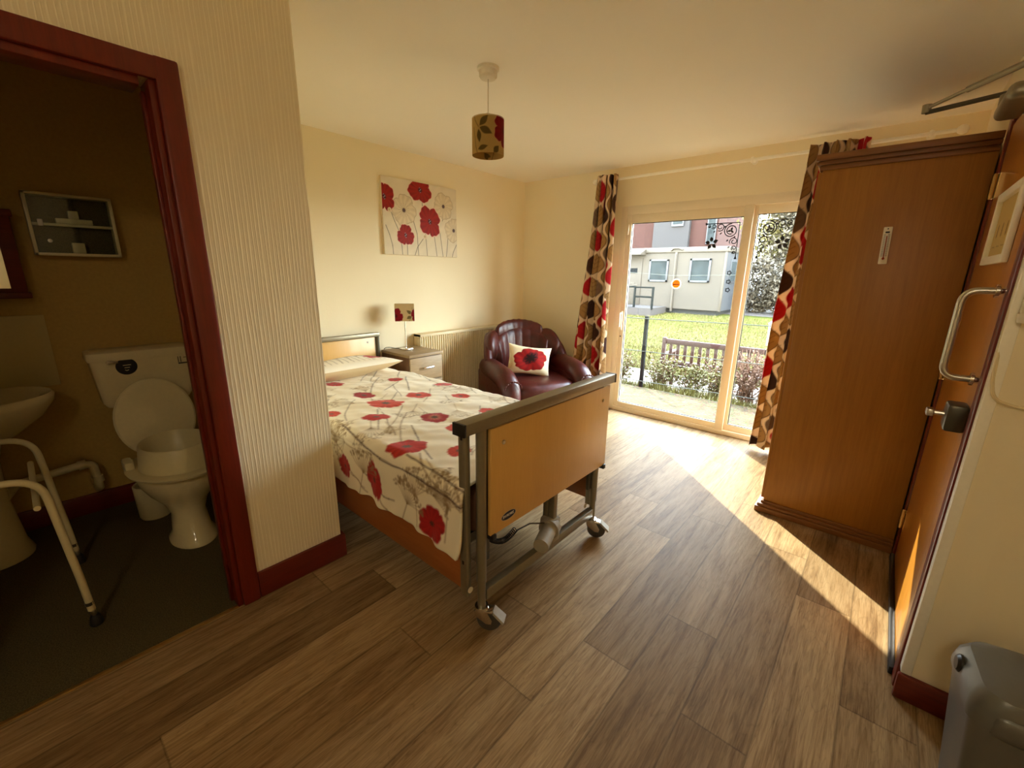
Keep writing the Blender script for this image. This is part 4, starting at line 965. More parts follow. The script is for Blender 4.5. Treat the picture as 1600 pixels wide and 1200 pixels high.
bn = thing('waste_bin', 'grey plastic flip top waste bin against the right-hand end wall', 'bin', (.5, 1.5, 0), math.radians(4))
def rr(cx, cy, hx, hy, rad, z, n=6):
    out = []
    for (sx, sy, a0) in ((1, 1, 0), (-1, 1, 90), (-1, -1, 180), (1, -1, 270)):
        for k in range(n+1):
            a = math.radians(a0+90*k/n); out.append((cx+sx*(hx-rad)+rad*math.cos(a), cy+sy*(hy-rad)+rad*math.sin(a), z))
    return out
obj('bin_body', MB().loft([rr(0, 0, .135, .095, .03, .0), rr(0, 0, .14, .10, .03, .01), rr(0, 0, .175, .122, .035, .37)]), 'bin', bn, world=False)
lid = obj('lid', MB().loft([rr(0, 0, .180, .127, .04, .365), rr(0, 0, .182, .129, .045, .385), rr(0, -.002, .178, .125, .05, .42), rr(0, .0, .160, .112, .05, .448), rr(0, .01, .12, .085, .05, .462), rr(0, .01, .05, .04, .03, .466)]), 'bin', bn, world=False)
obj('flap', MB().box(-.15, .15, -.137, -.04, .345, .425, .03), 'bin', bn, world=False, ang=60)
obj('hinge_eye', MB().lathe([(.0, -.012), (.018, -.012), (.024, -.006), (.024, .0)], (-.175, .03, .41), 18, 'x'), 'black', bn, world=False)
# white cable on the door side and end wall, with a white wall fitting
cb = thing('wall_cable', 'thin cream cable clipped along the corner strip beside the entrance door', 'cable', (.30, 1.79, 1.07))
obj('cable', MB().tube(fillet([(.262, 1.812, 1.37), (.259, 1.80, 1.25), (.262, 1.788, 1.14), (.275, 1.785, 1.09), (.33, 1.792, 1.075), (.6, 1.792, 1.07), (1.2, 1.792, 1.07)], .03), .0045, 8), 'radiator', cb)
for x in (.36, .6): obj('cable_clip', MB().box(x-.006, x+.006, 1.784, 1.80, 1.064, 1.082, .002), 'white_plastic', cb)
tag(obj('wall_fitting', MB().box(.272, .31, 1.765, 1.792, 1.33, 1.43, .01).lathe([(.016, 1.31), (.02, 1.335)], (.288, 1.778, 0), 12), 'white_plastic'), 'white wall fitting where the cable ends beside the entrance door', 'cable fitting')

# ================================================================== BATHROOM
wc = thing('toilet', 'white close-coupled toilet with raised lid inside the dark bathroom', 'toilet', (-2.85, .43, 0))
yc = .435
def ring_oval(cx, cy, z, rx, ry, n=36, egg=.0):
    out = []
    for i in range(n):
        a = 2*PI*i/n; c, s_ = math.cos(a), math.sin(a); out.append((cx+rx*c*(1+egg*c), cy+ry*s_*(1-.12*c*egg*4), z))
    return out
bowl = [(-2.66, 0, .155, .105), (-2.66, .02, .155, .105), (-2.67, .05, .125, .085), (-2.68, .16, .10, .075), (-2.70, .22, .12, .10), (-2.71, .28, .18, .145), (-2.715, .34, .225, .175), (-2.72, .385, .24, .185), (-2.72, .40, .238, .183)]
obj('pan', MB().loft([ring_oval(x, yc, z, rx, ry, 36, .03) for x, z, rx, ry in bowl]+[ring_oval(-2.72, yc, .40, .19, .135), ring_oval(-2.72, yc, .33, .15, .10), ring_oval(-2.74, yc, .25, .06, .05)]).box(-3.10, -2.86, yc-.10, yc+.10, .19, .395, .03), 'ceramic', wc, ang=60)
obj('seat', MB().loft([ring_oval(-2.715, yc, .402, .238, .186), ring_oval(-2.715, yc, .42, .235, .184), ring_oval(-2.715, yc, .42, .17, .12), ring_oval(-2.715, yc, .402, .17, .12)], cap=False), 'ceramic', wc, ang=50)
cs = MB(); rg = lambda z, hx, hy: [(q[0], q[1], q[2]) for q in rr(-3.265, .445, hx, hy, .03, z)]
cs.loft([rg(.655, .085, .19), rg(.68, .09, .205), rg(.92, .095, .225)]); obj('cistern', cs, 'ceramic', wc)
obj('cistern_lid', MB().loft([rr(-3.265, .445, .10, .232, .03, .918), rr(-3.265, .445, .102, .236, .03, .93), rr(-3.265, .445, .098, .232, .03, .962), rr(-3.265, .445, .08, .215, .03, .97)]), 'ceramic', wc)
obj('flush_pipe', MB().tube([(-3.25, .445, .66), (-3.25, .445, .35), (-3.1, .445, .32)], .03, 12), 'bath_white', wc)
b = MB(); M_ = Matrix.Translation((-3.075, .435, .585)) @ Matrix.Rotation(math.radians(-11), 4, 'Y'); b.xf = M_
out = [(0, .185*math.sin(a)*(1-.0), .225*math.cos(a)) for a in [2*PI*i/40 for i in range(40)]]
b.loft([[(x-.010, y*.97, z*.97) for x, y, z in out], [(x-.004, y, z) for x, y, z in out], [(x+.006, y, z) for x, y, z in out], [(x+.013, y*.95, z*.95) for x, y, z in out]])
obj('toilet_lid', b, 'ceramic', wc)
obj('flush_lever', MB().tube([(-3.17, .292, .915), (-3.145, .292, .915)], .011, 12).tube([(-3.150, .292, .915), (-3.145, .33, .912)], [.010, .006], 10), 'chrome', wc)
b = MB(); b.lathe([(.001, .003), (.045, .002), (.047, 0)], (-3.1705, .365, .88), 26, 'x', 1, 1); st_ = obj('oval_label', b, 'black', wc)
obj('label_print', MB().box(-3.168, -3.1668, .350, .385, .886, .890).box(-3.168, -3.1668, .355, .378, .872, .876).tube([(-3.167, .372, .860), (-3.167, .362, .857), (-3.167, .356, .862)], .002, 5), 'bath_white', st_, smooth=False)
obj('small_label', MB().box(-3.172, -3.1695, .60, .645, .86, .868).box(-3.172, -3.1695, .60, .604, .87, .905).box(-3.172, -3.1695, .612, .616, .87, .905).box(-3.172, -3.1695, .628, .642, .895, .899), 'dark_metal', wc, smooth=False)
# raised commode collar sitting on the pan
rs = thing('raised_toilet_seat', 'white raised plastic seat collar resting on the toilet pan', 'toilet seat', (-2.66, .435, .42))
ov = lambda z, rx, ry: ring_oval(-2.69, yc, z, rx, ry, 40)
obj('collar', MB().loft([ov(.43, .20, .165), ov(.545, .185, .152), ov(.552, .180, .148), ov(.548, .174, .142), ov(.43, .165, .13), ov(.40, .15, .118)], cap=False), 'bath_white', rs, ang=60)
obj('flange', MB().loft([ov(.421, .262, .212), ov(.432, .268, .218), ov(.437, .262, .212), ov(.434, .20, .165), ov(.421, .20, .165)], cap=False), 'bath_white', rs, ang=50)
for y in (yc-.19, yc+.19): obj('clip', MB().box(-2.82, -2.72, y-.02, y+.02, .405, .475, .012).lathe([(.0, .474), (.022, .47), (.024, .455)], (-2.77, y, 0), 14), 'bath_white', rs)
tag(obj('toilet_brush_holder', MB().lathe([(.07, 0), (.075, .01), (.082, .20), (.078, .205), (.072, .20), (.068, .02)], (-3.06, .345, .004), 24), 'bath_white'), 'small white tub on the floor behind the toilet pan', 'tub')
# basin + pedestal
bs = thing('wash_basin', 'white pedestal wash basin at the left edge of the bathroom', 'basin', (-3.12, -.26, 0))
def basin_ring(cx, cy, z, rx, ry, n=36):
    out = []
    for i in range(n):
        a = 2*PI*i/n; c, s_ = math.cos(a), math.sin(a); x = cx+rx*(c if c > 0 else max(c, -.78)); out.append((x, cy+ry*s_, z))
    return out
obj('bowl', MB().loft([basin_ring(-3.15, -.25, .58, .09, .11), basin_ring(-3.15, -.25, .62, .14, .17), basin_ring(-3.15, -.25, .70, .215, .27), basin_ring(-3.15, -.25, .77, .25, .315), basin_ring(-3.15, -.25, .80, .255, .32), basin_ring(-3.15, -.25, .81, .245, .31), basin_ring(-3.15, -.25, .795, .21, .27), basin_ring(-3.15, -.25, .72, .16, .20), basin_ring(-3.15, -.25, .68, .05, .06)]), 'ceramic', bs, ang=60)
obj('pedestal', MB().lathe([(.13, 0), (.135, .02), (.115, .08), (.095, .3), (.10, .5), (.125, .60)], (-3.12, -.27, 0), 28), 'ceramic', bs)
obj('tap', MB().lathe([(.022, .81), (.02, .86), (.0, .87)], (-3.30, -.18, 0), 14).tube([(-3.30, -.18, .85), (-3.20, -.18, .84)], .009, 8), 'chrome', bs)
tag(obj('splashback', MB().box(XL, XL+.008, -.62, .105, .79, 1.17, .002), 'tile'), 'pale tiled splashback on the wall above the wash basin', 'splashback')
tag(obj('waste_pipe', MB().tube(fillet([(-3.10, -.2, .30), (-3.28, -.15, .31), (-3.28, .10, .335), (-3.28, .145, .325), (-3.28, .15, .17), (-3.36, .15, .165)], .035), .021, 14).tube([(-3.28, .085, .333), (-3.28, .12, .335)], .027, 14).tube([(-3.28, .149, .25), (-3.28, .15, .215)], .027, 14), 'bath_white'), 'white waste pipe bending along the wall between basin and toilet', 'pipe')
# small glass fronted wall cabinet
wb = thing('wall_cabinet', 'white framed glass fronted medicine cabinet on the bathroom wall', 'cabinet', (-3.34, .29, 1.47))
y0, y1, z0, z1 = .128, .458, 1.472, 1.777; w = .014
b = MB(); x0_, x1_ = XL, -3.285
b.box(x0_, x1_, y0, y1, z0, z0+w, .002).box(x0_, x1_, y0, y1, z1-w, z1, .002).box(x0_, x1_, y0, y0+w, z0, z1, .002).box(x0_, x1_, y1-w, y1, z0, z1, .002)
obj('carcass', b, 'bath_white', wb); obj('back', MB().box(XL+.001, XL+.005, y0+w, y1-w, z0+w, z1-w), 'bath_floor', wb, smooth=False)
gd = obj('glass_door', MB().box(-3.298, -3.294, y0+w, y1-w, z0+w, z1-w), 'glass', wb, smooth=False)
obj('door_catch', MB().box(-3.293, -3.284, .162, .182, 1.615, 1.648, .003), 'white_plastic', gd); obj('lock', MB().lathe([(.0, .006), (.009, .005), (.009, 0)], (-3.293, .192, 1.545), 16, 'x'), 'steel', gd)
obj('shelf', MB().box(-3.36, -3.30, y0+w, y1-w, 1.620, 1.632), 'bath_white', wb)
tag(obj('first_aid_box', MB().box(-3.35, -3.31, .23, .37, 1.633, 1.66, .004).box(-3.35, -3.31, .28, .32, 1.66, 1.70, .004), 'bath_white'), 'pale packets on the upper shelf inside the glass medicine cabinet', 'box')
tag(obj('bandage_box', MB().box(-3.35, -3.31, .27, .32, 1.487, 1.54, .004), 'bath_white'), 'small pale box at the bottom of the glass medicine cabinet', 'box')
mc = thing('mirror_cabinet', 'dark red framed mirror cabinet cut off at the left edge above the basin', 'mirror', (-3.3, -.2, 1.25))
b = MB(); y0, y1, z0, z1 = -.50, .072, 1.275, 1.66
b.box(XL, -3.27, y0, y1, z0, z1, .006); b.box(XL, -3.255, y0-.01, y1+.01, z0-.014, z0+.014, .005).box(XL, -3.255, y0-.01, y1+.01, z1-.014, z1+.02, .005)
obj('case', b, 'red_wood_y', mc); obj('mirror_glass', MB().box(-3.27, -3.266, y0+.04, y1-.055, z0+.035, z1-.035), 'mirror', mc, smooth=False)
# toilet support frame at the left
tf = thing('toilet_support_frame', 'white tubular walking frame with black rubber feet on the bathroom floor', 'frame', (-2.5, -.25, 0))
def hoop(x, lean):
    P4 = [(x, -.006, .075), (x, -.012, .20), (x, -.045, .675), (x, -.42, .70), (x, -.50, .10)]
    obj('side_hoop', MB().tube(fillet(P4, .09, 8), .0125, 14), 'bath_white', tf)
    for y, k in ((-.006, 0), (-.50, 1)):
        l = obj('leg_extension', MB().tube([(x, y, .105), (x, y+.004*(1-k), .028)], .009, 12), 'steel', tf)
        obj('rubber_foot', MB().lathe([(.020, .004), (.022, .01), (.017, .04), (.013, .05)], (x, y+.004, 0), 16), 'rubber', l)
        obj('collar_band', MB().tube([(x, y-.003, .115), (x, y-.0025, .10)], .0135, 12), 'dark_metal', l)
hoop(-2.22, 0); hoop(-2.79, 0)
for y in (-.07, -.45): obj('cross_bar', MB().tube([(-2.79, y, .56), (-2.22, y, .56)], .010, 12), 'bath_white', tf)

# ================================================================== OUTSIDE
def gz(y):   # ground height outside
    return -.14-.07*(y-4.2)/1.8 if y < 6.0 else (-.21-.25*(y-6)/.9 if y < 6.9 else -.46+.36*(y-6.9)/11.1)
nx, ny = 8, 60
def slab(name, x0, x1, y0, y1, dz, mat, kind='structure', n=24):
    P, F, uv = grid(np.linspace(x0, x1, 4), np.linspace(y0, y1, n), lambda u, v: np.stack([u, v, np.array([gz(q) for q in v])+dz], 1))
    o = gobj(name, P, F, mat); o['kind'] = kind
    if kind == 'structure': sd = o.modifiers.new('t', 'SOLIDIFY'); sd.thickness = .1; sd.offset = -1
    return o
slab('ground_gravel', -14, 10, YW+.1, 6.15, 0, 'gravel'); slab('ground_bed', -14, 10, 6.15, 6.75, 0, 'gravel'); slab('ground_paving', -14, 10, 6.75, 8.15, 0, 'paving'); slab('lawn_ground', -30, 16, 8.15, 19, 0, 'lawn'); slab('ground_far', -45, 25, 19, 60, 0, 'concrete')
struct('wall_window_outer', MB().box(-6, -2.14, YW+.101, YW+.16, -.3, 3.2).box(.06, 4, YW+.101, YW+.16, -.3, 3.2).box(-2.14, .06, YW+.101, YW+.16, 2.07, 3.2), 'brick', smooth=False)
struct('trim_doorstep', MB().box(-2.16, .08, YW+.09, YW+.24, -.16, -.005, .01), 'concrete')
# lawn grass blades: one object nobody could count
r = np.random.default_rng(5); N = 60000
yy = 8.2+(18-8.2)*r.random(N)**1.3; xx = -yy*.40+(r.random(N)-.5)*(yy*.9+2); base = np.stack([xx, yy, np.array([gz(q) for q in yy])], 1)
hh = r.uniform(.03, .075, N); an = r.uniform(0, PI, N); ww = r.uniform(.008, .016, N); d = np.stack([np.cos(an)*ww, np.sin(an)*ww, 0*an], 1); tip = np.stack([r.normal(0, .02, N), r.normal(0, .02, N), hh], 1)
V3 = np.stack([base-d, base+d, base+tip], 1).reshape(-1, 3); F3 = np.arange(3*N).reshape(-1, 3)
g = gobj('lawn_grass', V3, F3, 'grass', smooth=False); g['kind'] = 'stuff'; g['label'] = 'bright green lawn beyond the bench and fence'; g['category'] = 'grass'
# wire railing
rl = thing('wire_fence', 'grey post and wire fence outside the patio window', 'fence', (-1.8, 6.0, -.2))
for x, y in ((-5.9, 6.0), (-4.25, 6.0), (-2.60, 6.0), (-.955, 6.0), (.7, 6.0)):
    obj('post', MB().box(x-.024, x+.024, y-.024, y+.024, gz(6.0)-.05, .845, .003), 'post', rl)
for z in (.812, .335, -.115): obj('wire', MB().tube([(-7.5, 5.97, z-.035), (-4.25, 5.97, z-.02), (-2.60, 5.97, z), (-.955, 5.97, z+.035), (2.0, 5.97, z+.06)], .0065 if z > .7 else .0055, 6), 'wire', rl)
tag(obj('garden_lamp', MB().lathe([(.03, .72), (.035, .74), (.035, .86), (.045, .87), (.0, .91)], (-1.02, 6.03, 0), 14).box(-1.05, -.975, 6.0, 6.04, .60, .74, .005), 'white_plastic'), 'small white fitting fixed to the top of the fence post near the curtain', 'lamp')
# bench
bc = thing('garden_bench', 'brown slatted wooden garden bench standing behind the wire fence', 'bench', (-1.95, 7.1, gz(7.1)))
bx0, bx1, by, g0 = -2.66, -1.16, 6.92, gz(7.0)
for x in (bx0, bx1):
    obj('back_post', MB().box(x-.03, x+.03, by-.03, by+.03, g0, g0+.90, .006), 'bench', bc); obj('front_leg', MB().box(x-.03, x+.03, by+.46, by+.52, g0, g0+.62, .006), 'bench', bc)
    obj('armrest', MB().box(x-.035, x+.035, by, by+.56, g0+.60, g0+.635, .006), 'bench', bc)
obj('top_rail', MB().box(bx0, bx1, by-.02, by+.02, g0+.80, g0+.88, .006), 'bench', bc); obj('lower_rail', MB().box(bx0, bx1, by-.02, by+.02, g0+.47, g0+.53, .006), 'bench', bc)
for k in range(13): x = bx0+.115*(k+1); obj('back_slat', MB().box(x-.024, x+.024, by-.011, by+.011, g0+.52, g0+.81, .002), 'bench', bc)
for k in range(5): y = by+.05+k*.10; obj('seat_slat', MB().box(bx0, bx1, y, y+.08, g0+.42, g0+.445, .003), 'bench', bc)
# twiggy shrubs in front of the bench
def shrub(x, y, h, n, seed, leaf, twig, label, w=.35, nl=260, dens=1.0):
    r = np.random.default_rng(seed); t = thing('garden_shrub', label, 'shrub', (x, y, gz(y)), 0, 'twiggy shrubs along the wire fence'); b = MB(); V_ = []; g0 = gz(y)
    ends = []
    for k in range(n):
        a = r.uniform(0, 2*PI); sp = r.uniform(.2, 1)*w; hh = h*r.uniform(.65, 1.05); pts = []; p0 = Vector((x+r.uniform(-.08, .08)*w*3, y+r.uniform(-.06, .06), g0-.02)); wob = r.normal(0, .02, (6, 2))
        for q in range(6):
            t_ = q/5; pts.append(p0+Vector((math.cos(a)*sp*t_**1.4+wob[q, 0], math.sin(a)*sp*.6*t_**1.4+wob[q, 1], hh*t_)))
        b.tube(pts, [.006*(1-.6*q/5)+.001 for q in range(6)], 4, cap=False)
        for m in range(4):
            i = int(r.integers(1, 5)); s0 = pts[i]; e0 = s0+Vector((r.normal(0, .11), r.normal(0, .09), abs(r.normal(.06, .07)))); b.tube([s0, e0], [.003, .0012], 4, cap=False); ends.append((s0, e0))
        ends.append((pts[-3], pts[-1]))
    obj('stems', b, twig, t, smooth=False); vs = []; fs = []
    for k in range(nl):
        s0, e0 = ends[int(r.integers(len(ends)))]; c = s0.lerp(e0, float(r.random()))+Vector(r.normal(0, .02, 3).tolist()); L = r.uniform(.012, .03)
        d1 = Vector(r.normal(0, 1, 3).tolist()).normalized()*L; d2 = d1.cross(Vector(r.normal(0, 1, 3).tolist())).normalized()*L*.5; o_ = len(vs)
        vs += [c-d1, c+d2, c+d1, c-d2]; fs.append((o_, o_+1, o_+2, o_+3))
    bb = MB(); bb.add(vs, fs); obj('foliage', bb, leaf, t, smooth=False, fixn=False); return t
shrub(-3.85, 6.42, .62, 26, 1, 'leaf_green', 'twig', 'low twiggy shrub at the curtain end of the wire fence', nl=900)
shrub(-3.15, 6.40, .60, 26, 2, 'leaf_green', 'twig', 'twiggy green shrub just left of the visible fence post', nl=1100)
shrub(-2.45, 6.38, .58, 24, 3, 'leaf_green', 'twig', 'leafy green shrub beside the end of the bench', nl=1300)
shrub(-2.02, 6.42, .50, 20, 4, 'leaf_green', 'twig', 'bright leafy shrub in front of the middle of the bench', nl=1300)
shrub(-1.62, 6.36, .66, 30, 5, 'leaf_green', 'twig', 'tall mixed shrub in front of the far end of the bench', nl=1200, w=.40)
shrub(-1.22, 6.36, .80, 36, 6, 'twig', 'twig', 'reddish bare shrub behind the window mullion', nl=1100, w=.40)
shrub(-.84, 6.34, .72, 36, 7, 'twig', 'twig', 'reddish bare shrub beside the fence post seen through the narrow pane', nl=1100, w=.40)
shrub(-.35, 6.38, .70, 30, 8, 'leaf_green', 'twig', 'twiggy shrub hidden towards the leaf print curtain', nl=900, w=.40)
b = MB(); r = np.random.default_rng(77); vs = []; fs = []
for k in range(2600):
    x = r.uniform(-4.6, .2); y = 6.02+abs(r.normal(0, .14)); z = gz(y); L = r.uniform(.03, .12)*(1.3 if abs(x+2.0) < .7 else .8); dx, dy = r.normal(0, .03, 2); o_ = len(vs); vs += [(x-.006, y, z), (x+.006, y, z), (x+dx, y+dy, z+L)]; fs.append((o_, o_+1, o_+2))
b.add(vs, fs); g = obj('weeds', b, 'leaf_green', smooth=False, fixn=False); g['kind'] = 'stuff'; g['label'] = 'short green weeds along the foot of the wire fence'; g['category'] = 'weeds'

# portable cabin
yF, zr, zb = 18.0, 2.52, -.02
cbn = thing('portable_cabin', 'cream flat roofed portable cabin beyond the lawn', 'cabin', (-7.5, 19.2, -.1))
cx1, cxj, cx0 = -4.9, -6.80, -12.5
obj('wall', MB().box(cx0, cx1, yF, yF+2.9, zb+.12, zr-.18), 'cabin', cbn, smooth=False)
obj('roof_fascia', MB().box(cx0, cx1+.06, yF-.05, yF+2.95, zr-.20, zr, .02), 'cabin_trim', cbn)
obj('base_skirt', MB().box(cx0+.1, cx1-.15, yF+.12, yF+2.7, -.4, zb+.14), 'cabin_base', cbn, smooth=False)
obj('corner_post', MB().box(cx1-.06, cx1+.02, yF-.025, yF+.06, zb+.1, zr-.18, .005), 'cabin_trim', cbn)
obj('joint_downpipe', MB().box(cxj-.05, cxj+.05, yF-.045, yF, zb, zr-.1, .01).tube([(cxj, yF-.06, zr-.25), (cxj, yF-.06, zb)], .035, 8), 'cabin_trim', cbn)
obj('vent_bracket', MB().tube([(cxj-.22, yF-.06, zr-.12), (cxj-.1, yF-.10, zr-.04), (cxj+.1, yF-.10, zr-.04), (cxj+.25, yF-.06, zr-.1)], .035, 8), 'cabin_trim', cbn)
for (x0, x1, z0, z1) in ((-7.90, -7.08, 1.16, 2.06), (-6.22, -5.42, 1.17, 2.08)):
    b = MB(); e = .075
    b.box(x0, x1, yF-.05, yF, z0, z0+e, .005).box(x0, x1, yF-.05, yF, z1-e, z1, .005).box(x0, x0+e, yF-.05, yF, z0, z1, .005).box(x1-e, x1, yF-.05, yF, z0, z1, .005); f_ = obj('window', b, 'win_white', cbn); obj('pane', MB().box(x0+e, x1-e, yF-.02, yF-.005, z0+e, z1-e), 'dark_glass', f_, smooth=False)
b = MB(); b.box(cx1, cx1+.04, yF+.6, yF+1.4, 1.16, 2.06, .005); f_ = obj('window', b, 'win_white', cbn); obj('pane', MB().box(cx1+.04, cx1+.045, yF+.68, yF+1.32, 1.24, 1.98), 'dark_glass', f_, smooth=False)
obj('cabin_side_panel', MB().box(cx1, cx1+.012, yF+.07, yF+2.9, zb+.12, zr-.2), 'win_white', cbn, smooth=False)
dc = obj('cabin_door', MB().box(-9.15, -8.22, yF-.03, yF, .18, 2.12, .005), 'cabin', cbn); obj('door_sign', MB().box(-8.98, -8.42, yF-.045, yF-.03, 1.50, 1.70), 'sign', dc, smooth=False); obj('door_louvre', MB().box(-8.9, -8.5, yF-.045, yF-.03, 1.05, 1.11).box(-8.6, -8.35, yF-.06, yF-.03, .98, 1.03), 'cabin_trim', dc, smooth=False)
obj('door_canopy', MB().prism([(yF-.55, 2.24), (yF-.55, 2.30), (yF, 2.50), (yF, 2.24)], -9.5, -8.1, 'x'), 'cabin_trim', cbn, smooth=False)
# ramp and railings to the cabin
rp = thing('access_ramp', 'concrete ramp with dark grey handrails leading to the cabin door', 'ramp', (-8.2, 16.8, -.2))
obj('ramp_slab', MB().box(-10.5, -7.0, 16.4, 17.95, gz(16.4)-.1, .16), 'concrete', rp, smooth=False)
for (x0, x1, mid) in ((-7.75, -7.0, True), (-9.6, -8.45, False)):
    zt = .98
    for x in (x0, x1): obj('rail_post', MB().box(x-.035, x+.035, 16.45, 16.52, .1, zt, .004), 'dark_rail', rp)
    obj('handrail', MB().box(x0, x1, 16.46, 16.51, zt-.06, zt, .004), 'dark_rail', rp); obj('handrail', MB().box(x0, x1, 16.46, 16.51, .55, .62, .004), 'dark_rail', rp)
obj('handrail', MB().tube([(-8.45, 16.48, .93), (-7.75, 16.48, .97)], .03, 8).tube([(-8.45, 16.48, .14), (-7.75, 16.48, .14)], .03, 8), 'dark_rail', rp)
obj('rail_post', MB().box(-8.49, -8.41, 16.45, 16.52, .05, 1.0, .004), 'dark_rail', rp)
# overhead cable
tag(obj('overhead_cable', MB().tube([(-9.4, 14, 1.75), (-7.6, 14, 1.55), (-5.4, 14, 1.42), (-3.4, 14, 1.46)], .006, 5), 'wire'), 'thin pale cable strung across in front of the cabin windows', 'cable')
# brick building behind
bk = thing('brick_building', 'red brick building with grey bay rising behind the cabin', 'building', (-16, 31, 0))
obj('brick_wall', MB().box(-34, -8.9, 30, 38, -.3, 8.2), 'brick', bk, smooth=False); obj('rendered_bay', MB().box(-13.0, -10.6, 29.7, 30.0, -.3, 8.2), 'render', bk, smooth=False)
f_ = obj('window', MB().box(-11.75, -10.95, 29.6, 29.7, 4.55, 5.9, .02), 'win_white', bk); obj('pane', MB().box(-11.65, -11.05, 29.57, 29.6, 4.7, 5.8), 'dark_glass', f_, smooth=False)
f_ = obj('window', MB().box(-9.55, -9.0, 29.9, 30.0, 3.4, 5.9, .02), 'win_white', bk); obj('pane', MB().box(-9.48, -9.07, 29.87, 29.9, 3.5, 5.8), 'dark_glass', f_, smooth=False)
obj('drainpipe', MB().tube([(-17.2, 29.9, 8), (-17.2, 29.9, 0)], .07, 8), 'render', bk); obj('roof', MB().prism([(29.4, 8.2), (34, 11), (38.4, 8.2)], -34.4, -8.5, 'x'), 'roof', bk, smooth=False)
# trees
def tree(x, y, h, w, seed, leaf, label, nl=3500, bare=14, lsz=.10):
    r = np.random.default_rng(seed); t = thing('garden_tree', label, 'tree', (x, y, gz(y)), 0, 'trees beyond the cabin'); b = MB(); g0 = gz(y); tips = []
    b.tube([(x, y, g0-.1), (x+r.normal(0, .1), y, g0+h*.35), (x+r.normal(0, .2), y, g0+h*.7)], [.16, .11, .05], 7)
    for k in range(bare):
        a = r.uniform(0, 2*PI); z0 = g0+h*r.uniform(.08, .5); p0 = Vector((x, y, z0)); e = Vector((x+math.cos(a)*w*r.uniform(.4, 1), y+math.sin(a)*w*.6*r.uniform(.4, 1), z0+h*r.uniform(.2, .5))); m = p0.lerp(e, .5)+Vector((0, 0, h*.05)); b.tube([p0, m, e], [.05, .03, .008], 5, cap=False)
        for q in range(5): e2 = e.lerp(m, float(r.random()))+Vector((r.normal(0, w*.25), r.normal(0, w*.2), r.uniform(0, h*.22))); b.tube([m.lerp(e, float(r.random())), e2], [.02, .005], 4, cap=False); tips.append(e2)
        tips.append(e)
    obj('branches', b, 'bark', t, smooth=False); vs = np.zeros((nl, 4, 3)); cl = np.array([list(q) for q in tips]); i = r.integers(len(cl), size=nl)
    c = cl[i]+r.normal(0, 1, (nl, 3))*np.array((w*.20, w*.18, h*.07)); d1 = r.normal(0, 1, (nl, 3)); d1 /= np.linalg.norm(d1, axis=1)[:, None]; d2 = np.cross(d1, r.normal(0, 1, (nl, 3))); d2 /= np.linalg.norm(d2, axis=1)[:, None]; L = r.uniform(.5, 1.2, (nl, 1))*lsz
    vs[:, 0] = c-d1*L; vs[:, 1] = c+d2*L*.5; vs[:, 2] = c+d1*L; vs[:, 3] = c-d2*L*.5
    gobj('foliage', vs.reshape(-1, 3), np.arange(4*nl).reshape(-1, 4), leaf, t, smooth=False)
tree(-4.15, 22.8, 5.4, 1.1, 1, 'leaf_yellow', 'yellow-green bushy tree just past the cabin corner', 5000)
tree(-3.1, 22.4, 5.0, 1.3, 2, 'leaf_dark', 'grey-green tree seen through the narrow pane beside the curtain', 4500)
#tree(-6.3, 25.5, 7.0, 1.8, 3, 'leaf_dark', 'tall dull tree behind the roof corner of the cabin', 3000, 18)
tree(-2.2, 23.0, 5.5, 1.7, 4, 'leaf_dark', 'bushy tree behind the leaf print curtain side of the garden', 4200)
tree(-.3, 22.5, 5.5, 1.8, 5, 'leaf_dark', 'bushy tree furthest from the cabin', 3000)
tree(-21.5, 27.5, 7.0, 1.5, 6, 'twig', 'pale bare tree in front of the brick building', 200, 22)
def hedge(x, y, h, w, seed, leaf, label, n=3800):
    r = np.random.default_rng(seed); t = thing('hedge_bush', label, 'bush', (x, y, gz(y)), 0, 'dense bushes at the end of the lawn'); vs = np.zeros((n, 4, 3))
    c = r.normal(0, 1, (n, 3)); c /= np.linalg.norm(c, axis=1)[:, None]; c *= r.uniform(.35, 1, (n, 1))**.5; c = c*np.array((w, w*.7, h*.5))+np.array((x, y, gz(y)+h*.48))
    d1 = r.normal(0, 1, (n, 3)); d1 /= np.linalg.norm(d1, axis=1)[:, None]; d2 = np.cross(d1, r.normal(0, 1, (n, 3))); d2 /= np.linalg.norm(d2, axis=1)[:, None]; L = r.uniform(.5, 1.2, (n, 1))*.085
    vs[:, 0] = c-d1*L; vs[:, 1] = c+d2*L*.5; vs[:, 2] = c+d1*L; vs[:, 3] = c-d2*L*.5
    b = MB(); b.tube([(x, y, gz(y)-.1), (x, y, gz(y)+h*.6)], [.08, .03], 6)
    for k in range(10): a = k*.63; b.tube([(x, y, gz(y)+.1*k), (x+math.cos(a)*w*.8, y+math.sin(a)*w*.5, gz(y)+.1*k+h*.4)], [.03, .01], 5)
    obj('branches', b, 'bark', t, smooth=False); gobj('foliage', vs.reshape(-1, 3), np.arange(4*n).reshape(-1, 4), leaf, t, smooth=False)
hedge(-4.2, 20.4, 2.3, 1.0, 11, 'leaf_dark', 'dense dark bush at the lawn end nearest the cabin')
hedge(-2.9, 20.0, 2.2, 1.1, 12, 'leaf_dark', 'dense dark bush at the middle of the lawn end')
hedge(-1.5, 20.2, 2.4, 1.1, 13, 'leaf_dark', 'dense dark bush at the lawn end behind the curtain')

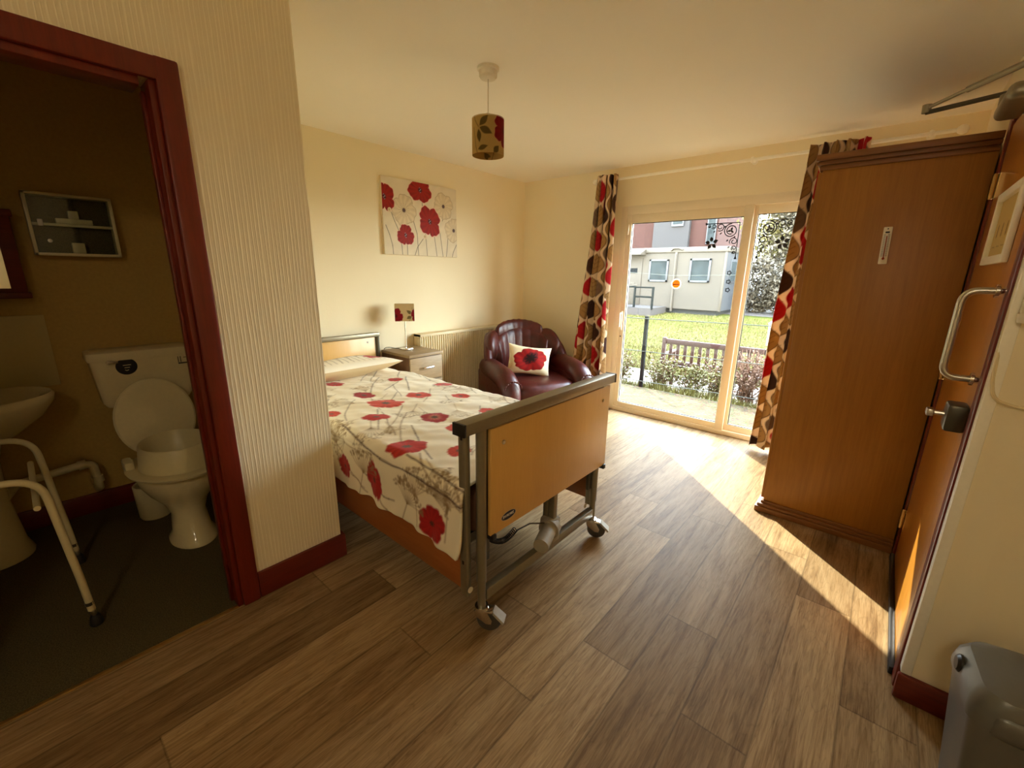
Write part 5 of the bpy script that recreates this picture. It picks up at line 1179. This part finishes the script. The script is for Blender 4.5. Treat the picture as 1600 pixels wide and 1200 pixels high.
# ================================================================== LIGHT
w = bpy.data.worlds.new('sky_world'); sc.world = w; w.use_nodes = True; nt = w.node_tree
bg = nt.nodes['Background']; tc = nt.nodes.new('ShaderNodeTexCoord'); sx = nt.nodes.new('ShaderNodeSeparateXYZ'); cr = nt.nodes.new('ShaderNodeValToRGB')
nt.links.new(tc.outputs['Generated'], sx.inputs[0]); nt.links.new(sx.outputs[2], cr.inputs[0]); e = cr.color_ramp.elements
e[0].position = 0; e[0].color = (.96, .98, .93, 1); e[1].position = .6; e[1].color = (.60, .72, .92, 1)
nt.links.new(cr.outputs[0], bg.inputs[0]); bg.inputs[1].default_value = 1.45
sl = bpy.data.lights.new('sun', 'SUN'); sl.energy = .95; sl.angle = math.radians(.55); sl.color = (1, .95, .84)
so = bpy.data.objects.new('sun', sl); C.objects.link(so)
dirv = Vector((.725*math.cos(math.radians(28)), -.69*math.cos(math.radians(28)), -math.sin(math.radians(28))))
so.rotation_euler = dirv.to_track_quat('-Z', 'Y').to_euler(); so.location = (-6, 9, 6)
pl = bpy.data.lights.new('window_portal', 'AREA'); pl.shape = 'RECTANGLE'; pl.size = 2.1; pl.size_y = 2.0; pl.cycles.is_portal = True
po = bpy.data.objects.new('window_portal', pl); C.objects.link(po); po.location = (-1.04, 4.28, 1.03); po.rotation_euler = (math.radians(-90), 0, 0)
sc.view_settings.exposure = 4.65

# added fill lamp behind the camera, shaped as a ceiling light, brightens foreground and bathroom
LX, LY = .2, -1.1
cg = thing('fill_ceiling_light', 'added fill lamp shaped as a round opal ceiling light at the entrance end of the room', 'lamp', (LX, LY, ZC))
n = NT('fill_opal_glass'); n.set((.9, .85, .75), .3); n.b.inputs['Emission Color'].default_value = (1, .88, .68, 1); n.b.inputs['Emission Strength'].default_value = 1.5; M['opal'] = n.m
obj('fill_globe', MB().lathe([(.13, -.02), (.145, -.05), (.12, -.10), (.06, -.13), (.0, -.14)], (LX, LY, ZC), 28), 'opal', cg)
obj('rim', MB().lathe([(.15, 0), (.155, -.01), (.15, -.025), (.13, -.03)], (LX, LY, ZC), 28), 'white_plastic', cg)
